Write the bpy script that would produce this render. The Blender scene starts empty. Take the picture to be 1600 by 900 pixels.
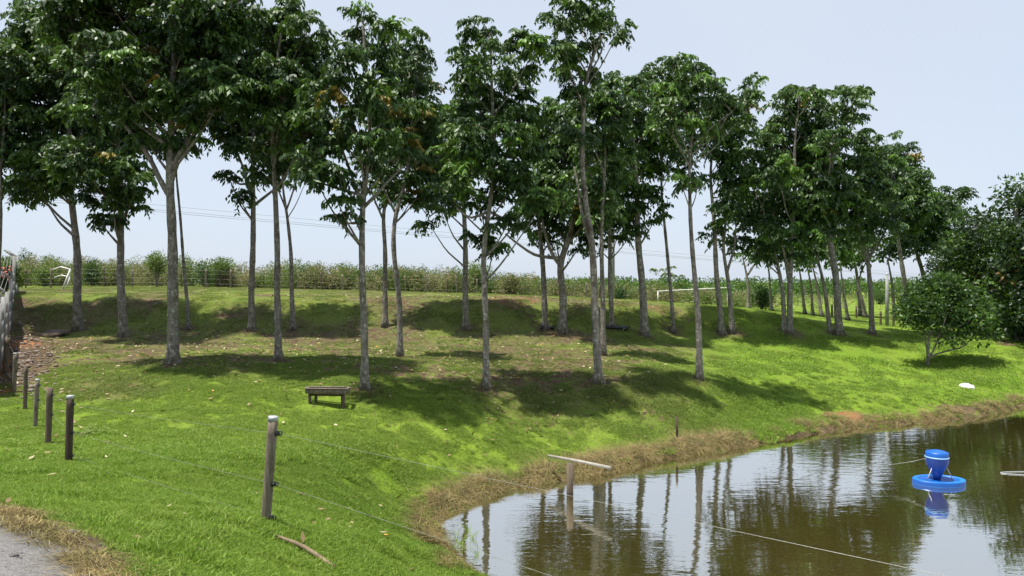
import bpy, math, random
import numpy as np
random.seed(7); RNG = np.random.default_rng(7)
sc = bpy.context.scene
R = math.radians
# ------------------------------------------------------------------ camera
CAMZ = 4.8; F = 1155.0; HOR = 440.0          # eye height above the water, focal length and horizon row of a 1600 px frame
cam_d = bpy.data.cameras.new('camera'); cam = bpy.data.objects.new('camera', cam_d); sc.collection.objects.link(cam)
cam.location = (0, 0, CAMZ); cam.rotation_euler = (R(90), 0, 0)
cam_d.sensor_width = 36; cam_d.lens = 36 * F / 1600; cam_d.shift_y = -(450 - HOR) / 1600
cam_d.clip_start = 0.05; cam_d.clip_end = 6000
sc.camera = cam
# ------------------------------------------------------------------ sky and sun
SUN_EL, SHX, SHY = 75.0, 0.90, 0.30         # direction in which shadows fall: to the right and towards the camera
w = bpy.data.worlds.new('World'); sc.world = w; w.use_nodes = True
nt = w.node_tree; nt.nodes.clear()
out = nt.nodes.new('ShaderNodeOutputWorld'); bg = nt.nodes.new('ShaderNodeBackground')
sky = nt.nodes.new('ShaderNodeTexSky'); sky.sky_type = 'NISHITA'; sky.sun_disc = False
sky.sun_elevation = R(SUN_EL); sky.sun_rotation = math.atan2(-SHX, -SHY); sky.altitude = 500
sky.air_density = 1.0; sky.dust_density = 2.0; sky.ozone_density = 1.0
mx = nt.nodes.new('ShaderNodeMix'); mx.data_type = 'RGBA'; mx.inputs[0].default_value = 0.82
veil = nt.nodes.new('ShaderNodeValToRGB')
tcw = nt.nodes.new('ShaderNodeTexCoord'); nzw = nt.nodes.new('ShaderNodeTexNoise'); nzw.inputs['Scale'].default_value = 1.3; nzw.inputs['Detail'].default_value = 3
nt.links.new(tcw.outputs['Generated'], nzw.inputs['Vector']); nt.links.new(nzw.outputs['Fac'], veil.inputs[0])
veil.color_ramp.elements[0].position = 0.3; veil.color_ramp.elements[1].position = 0.7
veil.color_ramp.elements[0].color = (4.5, 5.2, 6.3, 1); veil.color_ramp.elements[1].color = (4.95, 5.4, 6.1, 1)
nt.links.new(sky.outputs[0], mx.inputs[6]); nt.links.new(veil.outputs[0], mx.inputs[7])
bg.inputs['Strength'].default_value = 0.095
nt.links.new(mx.outputs[2], bg.inputs['Color']); nt.links.new(bg.outputs[0], out.inputs['Surface'])
sd_ = bpy.data.lights.new('sun', 'SUN'); sd_.energy = 5.0; sd_.angle = R(1.1); sd_.color = (1.0, 0.95, 0.86)
sun = bpy.data.objects.new('sun', sd_); sc.collection.objects.link(sun)
from mathutils import Vector, Matrix
ce = math.cos(R(SUN_EL)); ln = math.hypot(SHX, SHY)
sdir = Vector((SHX / ln * ce, SHY / ln * ce, -math.sin(R(SUN_EL))))
sun.rotation_euler = sdir.to_track_quat('-Z', 'Y').to_euler(); sun.location = (-10, 20, 40)
sc.view_settings.view_transform = 'Standard'; sc.view_settings.look = 'None'
sc.view_settings.exposure = 0.72; sc.view_settings.gamma = 1.0
sc.render.engine = 'CYCLES'

# ------------------------------------------------------------------ helpers
def tag(o, label=None, cat=None, group=None, kind=None):
    if label: o['label'] = label
    if cat: o['category'] = cat
    if group: o['group'] = group
    if kind: o['kind'] = kind
    return o
def link(o, parent=None):
    sc.collection.objects.link(o)
    if parent is not None:
        o.parent = parent
        o.matrix_parent_inverse = Matrix.Translation(parent.location).inverted() if False else Matrix.Identity(4)
    return o
def mesh_np(name, V, Fq, mat, smooth=False, attrs=None):
    """V (n,3) float, Fq (m,k) int with k = 3 or 4, or a list of such arrays"""
    me = bpy.data.meshes.new(name)
    if not isinstance(Fq, (list, tuple)): Fq = [Fq]
    Fq = [np.asarray(f, dtype=np.int32) for f in Fq if len(f)]
    V = np.asarray(V, dtype=np.float32)
    loops = np.concatenate([f.ravel() for f in Fq]); cnt = np.concatenate([np.full(len(f), f.shape[1], dtype=np.int32) for f in Fq])
    start = np.concatenate([[0], np.cumsum(cnt)[:-1]]).astype(np.int32)
    me.vertices.add(len(V)); me.vertices.foreach_set('co', V.ravel())
    me.loops.add(len(loops)); me.loops.foreach_set('vertex_index', loops)
    me.polygons.add(len(cnt)); me.polygons.foreach_set('loop_start', start); me.polygons.foreach_set('loop_total', cnt)
    if smooth: me.polygons.foreach_set('use_smooth', np.ones(len(cnt), dtype=bool))
    me.update(calc_edges=True)
    if attrs:
        for k, (ty, dat) in attrs.items():
            a = me.attributes.new(k, ty, 'POINT')
            a.data.foreach_set('value' if ty == 'FLOAT' else 'vector', np.asarray(dat, dtype=np.float32).ravel())
    me.materials.append(mat)
    return me
def obj(name, me, parent=None, loc=None):
    o = bpy.data.objects.new(name, me)
    if loc is not None: o.location = loc
    return link(o, parent)
def thing(name, loc, label, cat, group=None):
    o = bpy.data.objects.new(name, None); o.location = loc; o.empty_display_size = 0.2
    link(o); return tag(o, label, cat, group)
class MB:
    def __init__(s): s.v = []; s.f3 = []; s.f4 = []; s.n = 0
    def add(s, V, f3=(), f4=()):
        b = s.n; s.v.append(np.asarray(V, dtype=float)); s.n += len(V)
        if len(f3): s.f3.append(np.asarray(f3) + b)
        if len(f4): s.f4.append(np.asarray(f4) + b)
    def box(s, c, d, rot=None):
        c = np.array(c, float); d = np.array(d, float) / 2
        V = np.array([[x, y, z] for x in (-1, 1) for y in (-1, 1) for z in (-1, 1)], float) * d
        if rot is not None: V = V @ np.array(rot).T
        s.add(V + c, f4=[(0,1,3,2),(4,6,7,5),(0,4,5,1),(2,3,7,6),(0,2,6,4),(1,5,7,3)])
    def tube(s, P, rad, n=6, cap=True):
        P = np.asarray(P, float); m = len(P); rad = np.broadcast_to(rad, (m,)) if np.ndim(rad) == 0 else np.asarray(rad)
        T = np.gradient(P, axis=0); T /= np.linalg.norm(T, axis=1)[:, None] + 1e-9
        ref = np.array([0.0, 0, 1]) if abs(T[:, 2]).mean() < 0.8 else np.array([1.0, 0, 0])
        U = np.cross(T, ref); U /= np.linalg.norm(U, axis=1)[:, None] + 1e-9; W = np.cross(T, U)
        a = np.arange(n) / n * 2 * math.pi
        V = P[:, None, :] + rad[:, None, None] * (np.cos(a)[None, :, None] * U[:, None, :] + np.sin(a)[None, :, None] * W[:, None, :])
        f4 = [(i*n+j, i*n+(j+1) % n, (i+1)*n+(j+1) % n, (i+1)*n+j) for i in range(m-1) for j in range(n)]
        V = V.reshape(-1, 3); f3 = []
        if cap:
            V = np.vstack([V, P[0], P[-1]]); k = m*n
            f3 = [(k, (j+1) % n, j) for j in range(n)] + [(k+1, (m-1)*n+j, (m-1)*n+(j+1) % n) for j in range(n)]
        s.add(V, f3, f4)
    def lathe(s, prof, c, n=32, sx=1, sy=1):
        prof = np.array(prof, float); m = len(prof); a = np.arange(n) / n * 2 * math.pi
        V = np.stack([prof[:, 0][:, None]*np.cos(a)*sx, prof[:, 0][:, None]*np.sin(a)*sy, np.repeat(prof[:, 1][:, None], n, 1)], -1).reshape(-1, 3)
        s.add(V + np.array(c, float), f4=[(i*n+j, i*n+(j+1) % n, (i+1)*n+(j+1) % n, (i+1)*n+j) for i in range(m-1) for j in range(n)])
    def mesh(s, name, mat, smooth=False, off=(0, 0, 0)):
        V = np.concatenate(s.v) - np.array(off, float); f = []
        if s.f3: f.append(np.concatenate(s.f3))
        if s.f4: f.append(np.concatenate(s.f4))
        return mesh_np(name, V, f, mat, smooth)
    def build(s, name, mat, parent=None, smooth=False, loc=None):
        """vertices given in world space; stored relative to the parent's (or own) origin"""
        if parent is not None:
            p = parent; off = np.array(p.location, float)
            while p.parent is not None: p = p.parent; off = off + np.array(p.location)
            return obj(name, s.mesh(name, mat, smooth, off), parent)
        if loc is None: loc = np.concatenate(s.v).mean(0)
        return obj(name, s.mesh(name, mat, smooth, loc), None, tuple(loc))
def rotz(a): c, s = math.cos(a), math.sin(a); return np.array([[c, -s, 0], [s, c, 0], [0, 0, 1.0]])
def smooth01(t): t = np.clip(t, 0, 1); return t*t*(3-2*t)
# value noise (numpy) for relief and scatter
_tab = RNG.random((256, 256))
def vnoise(x, y):
    x = np.asarray(x, float); y = np.asarray(y, float)
    xi = np.floor(x).astype(int); yi = np.floor(y).astype(int); fx = smooth01(x-xi); fy = smooth01(y-yi)
    g = lambda a, b: _tab[a & 255, b & 255]
    return (g(xi, yi)*(1-fx)+g(xi+1, yi)*fx)*(1-fy)+(g(xi, yi+1)*(1-fx)+g(xi+1, yi+1)*fx)*fy
def fbm(x, y, o=3): return sum(vnoise(x*2**k+13*k, y*2**k+7*k)/2**k for k in range(o)) / (2-2**(1-o))

# ------------------------------------------------------------------ materials
def mat(name):
    m = bpy.data.materials.new(name); m.use_nodes = True; n = m.node_tree.nodes; l = m.node_tree.links
    return m, n, l, n['Principled BSDF']
def N(n, t, **kw):
    x = n.new(t)
    for k, v in kw.items():
        if k in x.inputs.keys(): x.inputs[k].default_value = v
        else: setattr(x, k, v)
    return x
def mixc(n, l, fac, a, b, blend='MIX'):
    m = n.new('ShaderNodeMix'); m.data_type = 'RGBA'; m.blend_type = blend
    for i, v in ((0, fac), (6, a), (7, b)):
        if hasattr(v, 'is_linked') or hasattr(v, 'links'): l.new(v, m.inputs[i])
        elif i == 0: m.inputs[0].default_value = v
        else: m.inputs[i].default_value = (*v, 1)
    return m.outputs[2]
def ramp(n, l, src, p0, p1, lo=0.0, hi=1.0):
    m = n.new('ShaderNodeMapRange'); m.inputs[1].default_value = p0; m.inputs[2].default_value = p1
    m.inputs[3].default_value = lo; m.inputs[4].default_value = hi; l.new(src, m.inputs[0]); return m.outputs[0]
def noise(n, l, vec, scale, detail=3, rough=0.55):
    t = N(n, 'ShaderNodeTexNoise', Scale=scale, Detail=detail, Roughness=rough)
    if vec is not None: l.new(vec, t.inputs['Vector'])
    return t.outputs['Fac']
def math_(n, l, op, a, b):
    m = n.new('ShaderNodeMath'); m.operation = op
    for i, v in ((0, a), (1, b)):
        if hasattr(v, 'links'): l.new(v, m.inputs[i])
        else: m.inputs[i].default_value = v
    return m.outputs[0]
def bump(n, l, bs, h, strength, dist=0.02):
    b = N(n, 'ShaderNodeBump', Strength=strength, Distance=dist); l.new(h, b.inputs['Height']); l.new(b.outputs[0], bs.inputs['Normal'])
def simple(name, c1, c2, scale=8, rough=0.7, bmp=0.3, stretch=(1, 1, 1), metallic=0, dist=0.01):
    m, n, l, b = mat(name); tc = n.new('ShaderNodeTexCoord'); mp = n.new('ShaderNodeMapping'); mp.inputs['Scale'].default_value = stretch
    l.new(tc.outputs['Object'], mp.inputs['Vector'])
    f = ramp(n, l, noise(n, l, mp.outputs[0], scale, 5, 0.65), 0.3, 0.7)
    l.new(mixc(n, l, f, c1, c2), b.inputs['Base Color']); b.inputs['Roughness'].default_value = rough; b.inputs['Metallic'].default_value = metallic
    if bmp: bump(n, l, b, noise(n, l, mp.outputs[0], scale*3, 4), bmp, dist)
    return m
def attr(n, name, typ='GEOMETRY'):
    a = n.new('ShaderNodeAttribute'); a.attribute_type = typ; a.attribute_name = name; return a
def worldpos(n): return n.new('ShaderNodeNewGeometry').outputs['Position']

def lawn_colour(n, l, pos, dry, soil, lush):
    """colours of the lawn shared by the sheet of ground and the blades on it"""
    big = ramp(n, l, noise(n, l, pos, 0.35, 4, 0.6), 0.35, 0.65)
    mid = ramp(n, l, noise(n, l, pos, 1.7, 4, 0.6), 0.35, 0.68)
    g = mixc(n, l, big, (0.135, 0.235, 0.016), (0.195, 0.295, 0.030))
    g = mixc(n, l, math_(n, l, 'MULTIPLY', mid, 0.28), g, (0.215, 0.265, 0.050))
    g = mixc(n, l, math_(n, l, 'MULTIPLY', lush, 0.5), g, (0.150, 0.285, 0.020))
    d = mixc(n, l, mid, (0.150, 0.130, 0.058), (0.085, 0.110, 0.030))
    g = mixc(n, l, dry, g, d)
    return g
def M_ground():
    m, n, l, b = mat('ground'); pos = worldpos(n)
    dry = attr(n, 'dry').outputs['Fac']; soil = attr(n, 'soil').outputs['Fac']; lush = attr(n, 'lush').outputs['Fac']; red = attr(n, 'redsoil').outputs['Fac']
    g = lawn_colour(n, l, pos, dry, soil, lush)
    fine = ramp(n, l, noise(n, l, pos, 14, 5, 0.7), 0.38, 0.62)
    g = mixc(n, l, math_(n, l, 'MULTIPLY', fine, 0.55), g, (0.055, 0.062, 0.014))
    s = mixc(n, l, ramp(n, l, noise(n, l, pos, 5, 5, 0.7), 0.35, 0.65), (0.060, 0.040, 0.024), (0.145, 0.105, 0.064))
    s = mixc(n, l, red, s, (0.30, 0.13, 0.06))
    brk = ramp(n, l, noise(n, l, pos, 3.0, 5, 0.75), 0.40, 0.60)
    sf = math_(n, l, 'MULTIPLY', soil, 1.0)
    sf2 = ramp(n, l, math_(n, l, 'ADD', sf, math_(n, l, 'SUBTRACT', brk, 0.5)), 0.35, 0.65)
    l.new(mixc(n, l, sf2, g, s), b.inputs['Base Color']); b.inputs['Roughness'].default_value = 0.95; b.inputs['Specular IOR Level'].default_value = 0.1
    bump(n, l, b, noise(n, l, pos, 9, 6, 0.75), 0.9, 0.08)
    return m
def M_grass(name, base=None, transl=0.48):
    m, n, l, b = mat(name); pos = worldpos(n)
    dry = attr(n, 'dry', 'INSTANCER').outputs['Fac']; lush = attr(n, 'lush', 'INSTANCER').outputs['Fac']
    rnd = attr(n, 'blade').outputs['Fac']
    g = lawn_colour(n, l, pos, dry, dry, lush) if base is None else mixc(n, l, ramp(n, l, noise(n, l, pos, 2.2, 4, 0.7), 0.38, 0.62), mixc(n, l, rnd, base[0], base[1]), mixc(n, l, rnd, (0.045, 0.040, 0.014), (0.27, 0.23, 0.085)))
    if base is None:
        g = mixc(n, l, ramp(n, l, rnd, 0.86, 0.95), g, (0.32, 0.27, 0.12))
        g = mixc(n, l, math_(n, l, 'MULTIPLY', ramp(n, l, rnd, 0.35, 0.85), 0.7), g, (0.30, 0.42, 0.075))
        g = mixc(n, l, ramp(n, l, rnd, 0.0, 0.35, 0.45, 0.0), g, (0.045, 0.105, 0.010))
    l.new(g, b.inputs['Base Color']); b.inputs['Roughness'].default_value = 0.55; b.inputs['Specular IOR Level'].default_value = 0.3
    tr = n.new('ShaderNodeBsdfTranslucent'); l.new(g, tr.inputs['Color']); ms = n.new('ShaderNodeMixShader'); ms.inputs[0].default_value = transl
    l.new(b.outputs[0], ms.inputs[1]); l.new(tr.outputs[0], ms.inputs[2]); l.new(ms.outputs[0], n['Material Output'].inputs['Surface'])
    return m
def M_leaf(name, c0, c1, fresh, old, rough=0.5, transl=0.2, spec=0.40):
    m, n, l, b = mat(name); a = attr(n, 'tint'); s = n.new('ShaderNodeSeparateXYZ'); l.new(a.outputs['Vector'], s.inputs[0])
    g = mixc(n, l, s.outputs[0], c0, c1)
    g = mixc(n, l, s.outputs[2], g, fresh); g = mixc(n, l, s.outputs[1], g, old)
    l.new(g, b.inputs['Base Color']); b.inputs['Roughness'].default_value = rough; b.inputs['Specular IOR Level'].default_value = spec
    tr = n.new('ShaderNodeBsdfTranslucent'); l.new(mixc(n, l, 0.5, g, (0.16, 0.30, 0.02)), tr.inputs['Color']) ; ms = n.new('ShaderNodeMixShader'); ms.inputs[0].default_value = transl
    l.new(b.outputs[0], ms.inputs[1]); l.new(tr.outputs[0], ms.inputs[2]); l.new(ms.outputs[0], n['Material Output'].inputs['Surface'])
    return m
def M_bark():
    m, n, l, b = mat('bark'); tc = n.new('ShaderNodeTexCoord'); mp = n.new('ShaderNodeMapping'); mp.inputs['Scale'].default_value = (1, 1, 0.55); l.new(tc.outputs['Object'], mp.inputs['Vector'])
    c = mixc(n, l, ramp(n, l, noise(n, l, mp.outputs[0], 6, 6, 0.7), 0.38, 0.6), (0.105, 0.090, 0.070), (0.23, 0.21, 0.175))
    c = mixc(n, l, ramp(n, l, noise(n, l, mp.outputs[0], 13, 5, 0.75), 0.54, 0.62), c, (0.40, 0.39, 0.36))
    c = mixc(n, l, ramp(n, l, noise(n, l, mp.outputs[0], 2.2, 3, 0.6), 0.55, 0.7), c, (0.075, 0.06, 0.045))
    wv = N(n, 'ShaderNodeTexWave', Scale=2.2, Distortion=5.0, Detail=3.0); wv.bands_direction = 'Z'; l.new(tc.outputs['Object'], wv.inputs['Vector'])
    c = mixc(n, l, math_(n, l, 'MULTIPLY', ramp(n, l, wv.outputs['Fac'], 0.0, 0.25, 1, 0), 0.2), c, (0.06, 0.05, 0.04))
    l.new(c, b.inputs['Base Color']); b.inputs['Roughness'].default_value = 0.9; b.inputs['Specular IOR Level'].default_value = 0.2
    bump(n, l, b, noise(n, l, mp.outputs[0], 14, 5, 0.7), 0.8, 0.03)
    return m
def M_water():
    m, n, l, b = mat('water'); pos = worldpos(n); mp = n.new('ShaderNodeMapping'); mp.inputs['Scale'].default_value = (0.55, 1.6, 1); l.new(pos, mp.inputs['Vector'])
    c = mixc(n, l, ramp(n, l, noise(n, l, pos, 0.25, 3), 0.35, 0.65), (0.056, 0.050, 0.012), (0.078, 0.060, 0.016))
    gl_ = n.new('ShaderNodeBsdfGlossy'); gl_.inputs['Roughness'].default_value = 0.02; gl_.inputs['Color'].default_value = (0.97, 0.98, 0.97, 1)
    l.new(c, b.inputs['Base Color']); b.inputs['Roughness'].default_value = 0.6; b.inputs['Specular IOR Level'].default_value = 0.0
    lw = n.new('ShaderNodeLayerWeight'); lw.inputs['Blend'].default_value = 0.5
    ms = n.new('ShaderNodeMixShader'); l.new(ramp(n, l, lw.outputs['Facing'], 0.0, 0.85, 0.15, 0.86), ms.inputs[0]); l.new(b.outputs[0], ms.inputs[1]); l.new(gl_.outputs[0], ms.inputs[2]); l.new(ms.outputs[0], n['Material Output'].inputs['Surface'])
    calm = ramp(n, l, noise(n, l, pos, 0.12, 2), 0.35, 0.65, 0.25, 1.0)
    h = math_(n, l, 'ADD', math_(n, l, 'MULTIPLY', noise(n, l, mp.outputs[0], 2.4, 3, 0.5), 1.0), math_(n, l, 'MULTIPLY', noise(n, l, mp.outputs[0], 9.0, 2, 0.5), 0.22))
    h = math_(n, l, 'MULTIPLY', h, calm)
    bp = N(n, 'ShaderNodeBump', Strength=0.16, Distance=0.045); l.new(h, bp.inputs['Height']); l.new(bp.outputs[0], gl_.inputs['Normal'])
    return m
MAT = dict(ground=M_ground(), grass=M_grass('grass_blades'), straw=M_grass('straw', ((0.07, 0.048, 0.018), (0.46, 0.35, 0.155)), 0.15),
    bark=M_bark(), water=M_water(),
    leaf=M_leaf('plantation_leaf', (0.013, 0.040, 0.011), (0.060, 0.122, 0.018), (0.12, 0.24, 0.025), (0.30, 0.20, 0.03)),
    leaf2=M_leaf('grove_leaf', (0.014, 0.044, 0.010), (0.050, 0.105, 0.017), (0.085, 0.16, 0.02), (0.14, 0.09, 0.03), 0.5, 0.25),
    leaf3=M_leaf('shaded_grove_leaf', (0.006, 0.020, 0.005), (0.024, 0.056, 0.010), (0.075, 0.15, 0.02), (0.14, 0.09, 0.03), 0.5, 0.15),  # darker copy of the grove leaf, deep shade put into its colour
    scrub=M_leaf('scrub_leaf', (0.040, 0.080, 0.018), (0.10, 0.155, 0.032), (0.18, 0.23, 0.07), (0.30, 0.235, 0.145), 0.7, 0.3, 0.2),
    wood=simple('weathered_wood', (0.070, 0.052, 0.036), (0.25, 0.205, 0.155), 32, 0.85, 0.6, (1, 1, 0.12)),
    darkwood=simple('dark_wet_wood', (0.030, 0.018, 0.012), (0.085, 0.055, 0.035), 32, 0.8, 0.6, (1, 1, 0.12)),
    brownwood=simple('brown_wood', (0.06, 0.045, 0.030), (0.15, 0.11, 0.075), 32, 0.85, 0.6, (1, 1, 0.12)),
    cap=simple('aluminium_cap', (0.28, 0.29, 0.30), (0.48, 0.49, 0.50), 20, 0.5, 0.1, metallic=0.2), black=simple('black_plastic', (0.012, 0.012, 0.012), (0.03, 0.03, 0.03), 12, 0.5, 0.2),
    wire=simple('galvanised_wire', (0.22, 0.22, 0.21), (0.36, 0.36, 0.34), 4, 0.4, 0, metallic=0.3), white=simple('white_paint', (0.55, 0.55, 0.52), (0.74, 0.74, 0.71), 3, 0.6, 0.1),
    blue=simple('blue_plastic', (0.005, 0.072, 0.34), (0.007, 0.10, 0.42), 2.5, 0.36, 0.08), bluelight=simple('light_blue_plastic', (0.008, 0.13, 0.48), (0.012, 0.17, 0.55), 3, 0.38, 0.08),
    deepblue=simple('deep_blue_plastic', (0.003, 0.032, 0.22), (0.005, 0.045, 0.28), 3, 0.33, 0.05),
    concrete=simple('weathered_concrete', (0.17, 0.17, 0.165), (0.34, 0.34, 0.33), 3, 0.9, 0.5), stone=simple('rubble_stone', (0.09, 0.065, 0.05), (0.27, 0.22, 0.185), 2.2, 0.9, 0.6),
    gravel=simple('gravel_road', (0.13, 0.125, 0.125), (0.27, 0.26, 0.255), 28, 0.95, 1.0, dist=0.03), rust=simple('rusty_pipe', (0.09, 0.06, 0.035), (0.24, 0.18, 0.11), 12, 0.8, 0.5),
    litter=M_leaf('fallen_leaf', (0.09, 0.05, 0.025), (0.28, 0.20, 0.11), (0.52, 0.45, 0.30), (0.50, 0.27, 0.04), 0.7, 0.1, 0.2),
    flower=simple('red_petals', (0.52, 0.13, 0.10), (0.60, 0.24, 0.19), 20, 0.6, 0), soilm=simple('bare_soil', (0.10, 0.055, 0.035), (0.24, 0.14, 0.09), 5, 0.95, 0.9, dist=0.04),
)

# ------------------------------------------------------------------ terrain
def ray(px, py, D): return np.array([(px-800)/F*D, D, CAMZ-(py-HOR)/F*D])
CP = []
def cp(px, py, z): D = (CAMZ-z)*F/(py-HOR); CP.append(((px-800)/F*D, D, z))
def cw(x, y, z): CP.append((x, y, z))
def cd(px, py, D): p = ray(px, py, D); CP.append(tuple(p))
for a in [(0, 0, 3.2), (-3, 3, 3.1), (-12, 4, 3.0), (-30, 5, 3.0), (-9, -6, 3.0), (12, -6, 3.0), (4, 0, 3.15), (12, 0, 3.0), (0, 3.6, 2.75), (0, 6, 1.8), (0, 8, 0.8), (5, 3, 2.7), (5, 6, 1.0), (14, 3, 2.5), (14, 6, 0.8),
          (30, 4, 2.4), (-12, 9, 2.6), (-20, 15, 2.3), (-30, 25, 2.6), (-6.5, 7.5, 2.55), (-60, 30, 3.2), (-60, -60, 3), (60, -60, 3), (50, 20, 1.5), (70, 50, 2), (40, 40, 1.7), (0, -200, 3), (-200, 0, 3), (200, 0, 3)]: cw(*a)
for a in [(0, 815, 2.9), (120, 900, 2.98), (415, 816, 2.12), (500, 880, 1.9), (600, 860, 0.95), (640, 770, 0.55), (560, 780, 1.05), (530, 830, 1.5), (300, 900, 2.7), (250, 800, 2.3),
          (870, 690, 0.45), (800, 640, 1.0), (760, 605, 1.6), (935, 597, 1.6), (1093, 593, 1.5), (570, 608, 1.8), (270, 570, 2.3), (435, 565, 2.3), (625, 557, 2.1), (945, 555, 1.9),
          (107, 722, 1.82), (75, 695, 1.62), (55, 668, 1.55), (38, 640, 1.6), (22, 613, 1.8), (510, 637, 1.5), (300, 650, 1.6), (300, 720, 1.75), (500, 720, 1.5), (600, 700, 1.1), (700, 660, 1.05), (720, 715, 0.5), (650, 730, 0.7),
          (60, 517, 2.55), (122, 516, 2.56), (193, 525, 2.45), (295, 515, 2.58), (393, 517, 2.55), (458, 515, 2.56), (600, 512, 2.62), (728, 515, 2.52), (850, 515, 2.48), (1008, 525, 2.2), (1052, 520, 2.2), (1140, 521, 2.2), (1235, 520, 2.2), (1312, 522, 2.1), (1365, 522, 2.0), (40, 540, 2.3),
          (1450, 570, 1.0), (1250, 600, 0.9), (1150, 640, 0.7), (1300, 640, 0.35), (1560, 545, 1.5), (1600, 540, 1.6), (1510, 604, 0.6), (1500, 545, 1.5), (1400, 510, 1.8), (1040, 680, 0.45), (1350, 480, 2.0), (1250, 478, 2.0), (1450, 480, 2.0)]: cp(*a)
for px, y, D in [(-100, 462, 38), (50, 461, 37.6), (180, 461, 37.6), (300, 462, 37.6), (450, 464, 37.8), (600, 466, 38), (720, 468, 38), (800, 469, 38), (900, 473, 38.4), (1000, 477, 38.8), (1100, 481, 39.3), (1180, 486, 39.8), (1230, 493, 40.5)]:
    cd(px, y, D); cd(px, y-1.0-1.5*max(0, (px-700)/500), D+2.0)
for px, y, D in [(50, 451, 58), (240, 447, 64), (500, 455, 66), (700, 459, 67), (890, 468, 68), (1000, 474, 68), (1100, 478, 70)]: cd(px, y, D)
for a in [(-60, 90, 4.7), (-20, 90, 4.0), (0, 100, 3.2), (20, 100, 2.2), (60, 110, 1.8), (-100, 200, 5.0), (0, 220, 1.5), (80, 220, 0.3), (140, 220, 0.3), (-200, 500, 3), (200, 500, 0.5), (0, 1500, 0), (-900, 1200, 2), (900, 1200, 0), (0, 3000, 0)]: cw(*a)
CP = np.array(CP)
def phi(r): return np.sqrt(r*r + 0.6**2)
_d = np.hypot(CP[:, None, 0]-CP[None, :, 0], CP[:, None, 1]-CP[None, :, 1])
_A = phi(_d) - 0.10*np.eye(len(CP)); n_ = len(CP)
_M = np.zeros((n_+1, n_+1)); _M[:n_, :n_] = _A; _M[:n_, n_] = 1; _M[n_, :n_] = 1
_W = np.linalg.solve(_M, np.append(CP[:, 2], 0))
def base_z(x, y):
    x = np.asarray(x, float); y = np.asarray(y, float); sh = x.shape; x = x.ravel(); y = y.ravel(); o = np.full(x.shape, _W[-1])
    for i in range(n_): o += _W[i]*phi(np.hypot(x-CP[i, 0], y-CP[i, 1]))
    return o.reshape(sh)
SHORE = []
for px, py in [(752, 905), (728, 885), (703, 868), (690, 848), (683, 822), (690, 806), (722, 790), (770, 772), (838, 756), (900, 745), (955, 737), (1000, 724), (1060, 713), (1130, 702), (1205, 691), (1280, 676), (1340, 668), (1400, 664), (1460, 659), (1520, 653), (1565, 645), (1600, 634), (1700, 622), (1850, 612)]:
    D = CAMZ*F/(py-HOR); SHORE.append(((px-800)/F*D, D))
SHORE += [(45, 30), (52, 15), (48, 8.5), (30, 7.6), (15, 8.0), (6, 8.6), (2.5, 9.3), (0.8, 10.6)]
SH = np.array(SHORE)
def shore_sd(x, y):
    x = np.asarray(x, float); y = np.asarray(y, float); d = np.full(x.shape, 1e9); ins = np.zeros(x.shape, bool); k = len(SH)
    for i in range(k):
        ax, ay = SH[i]; bx, by = SH[(i+1) % k]; ex, ey = bx-ax, by-ay
        t = np.clip(((x-ax)*ex+(y-ay)*ey)/(ex*ex+ey*ey), 0, 1); d = np.minimum(d, np.hypot(x-ax-t*ex, y-ay-t*ey))
        c = ((ay > y) != (by > y)) & (x < (bx-ax)*(y-ay)/((by-ay) if by != ay else 1e-9)+ax); ins ^= c
    return np.where(ins, -d, d)
def height(x, y):
    x = np.asarray(x, float); y = np.asarray(y, float)
    b = base_z(x, y); s = shore_sd(x, y); s = s + 0.22*(fbm(x*1.3+5, y*1.3, 3)-0.5)*np.exp(-np.abs(s))
    bump_ = 0.10*(fbm(x*0.8+40, y*0.8+9, 3)-0.5) + 0.05*(fbm(x*3.1, y*3.1+3, 2)-0.5)
    b = np.maximum(b, 0.3) + bump_*np.clip(2-np.hypot(x, y)/120, 0, 1)
    zo = 0.20*smooth01(s/0.3) + (b-0.20)*smooth01((s+0.2)/2.4)
    zi = -0.9*smooth01(-s/2.5) - 0.03
    return np.where(s > 0, np.maximum(zo, 0.004), zi)
def gz(x, y): return float(height(np.array([x]), np.array([y]))[0])
def hit(px, py, Dmax=90, Dmin=3.5):
    """where the line of sight through a photo point meets the ground"""
    D = np.geomspace(Dmin, Dmax, 1500); x = (px-800)/F*D; z = CAMZ-(py-HOR)/F*D; h = height(x, D)
    k = np.nonzero(z <= h)[0]; k = k[0] if len(k) else len(D)-1
    return np.array([x[k], D[k], h[k]])

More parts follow.
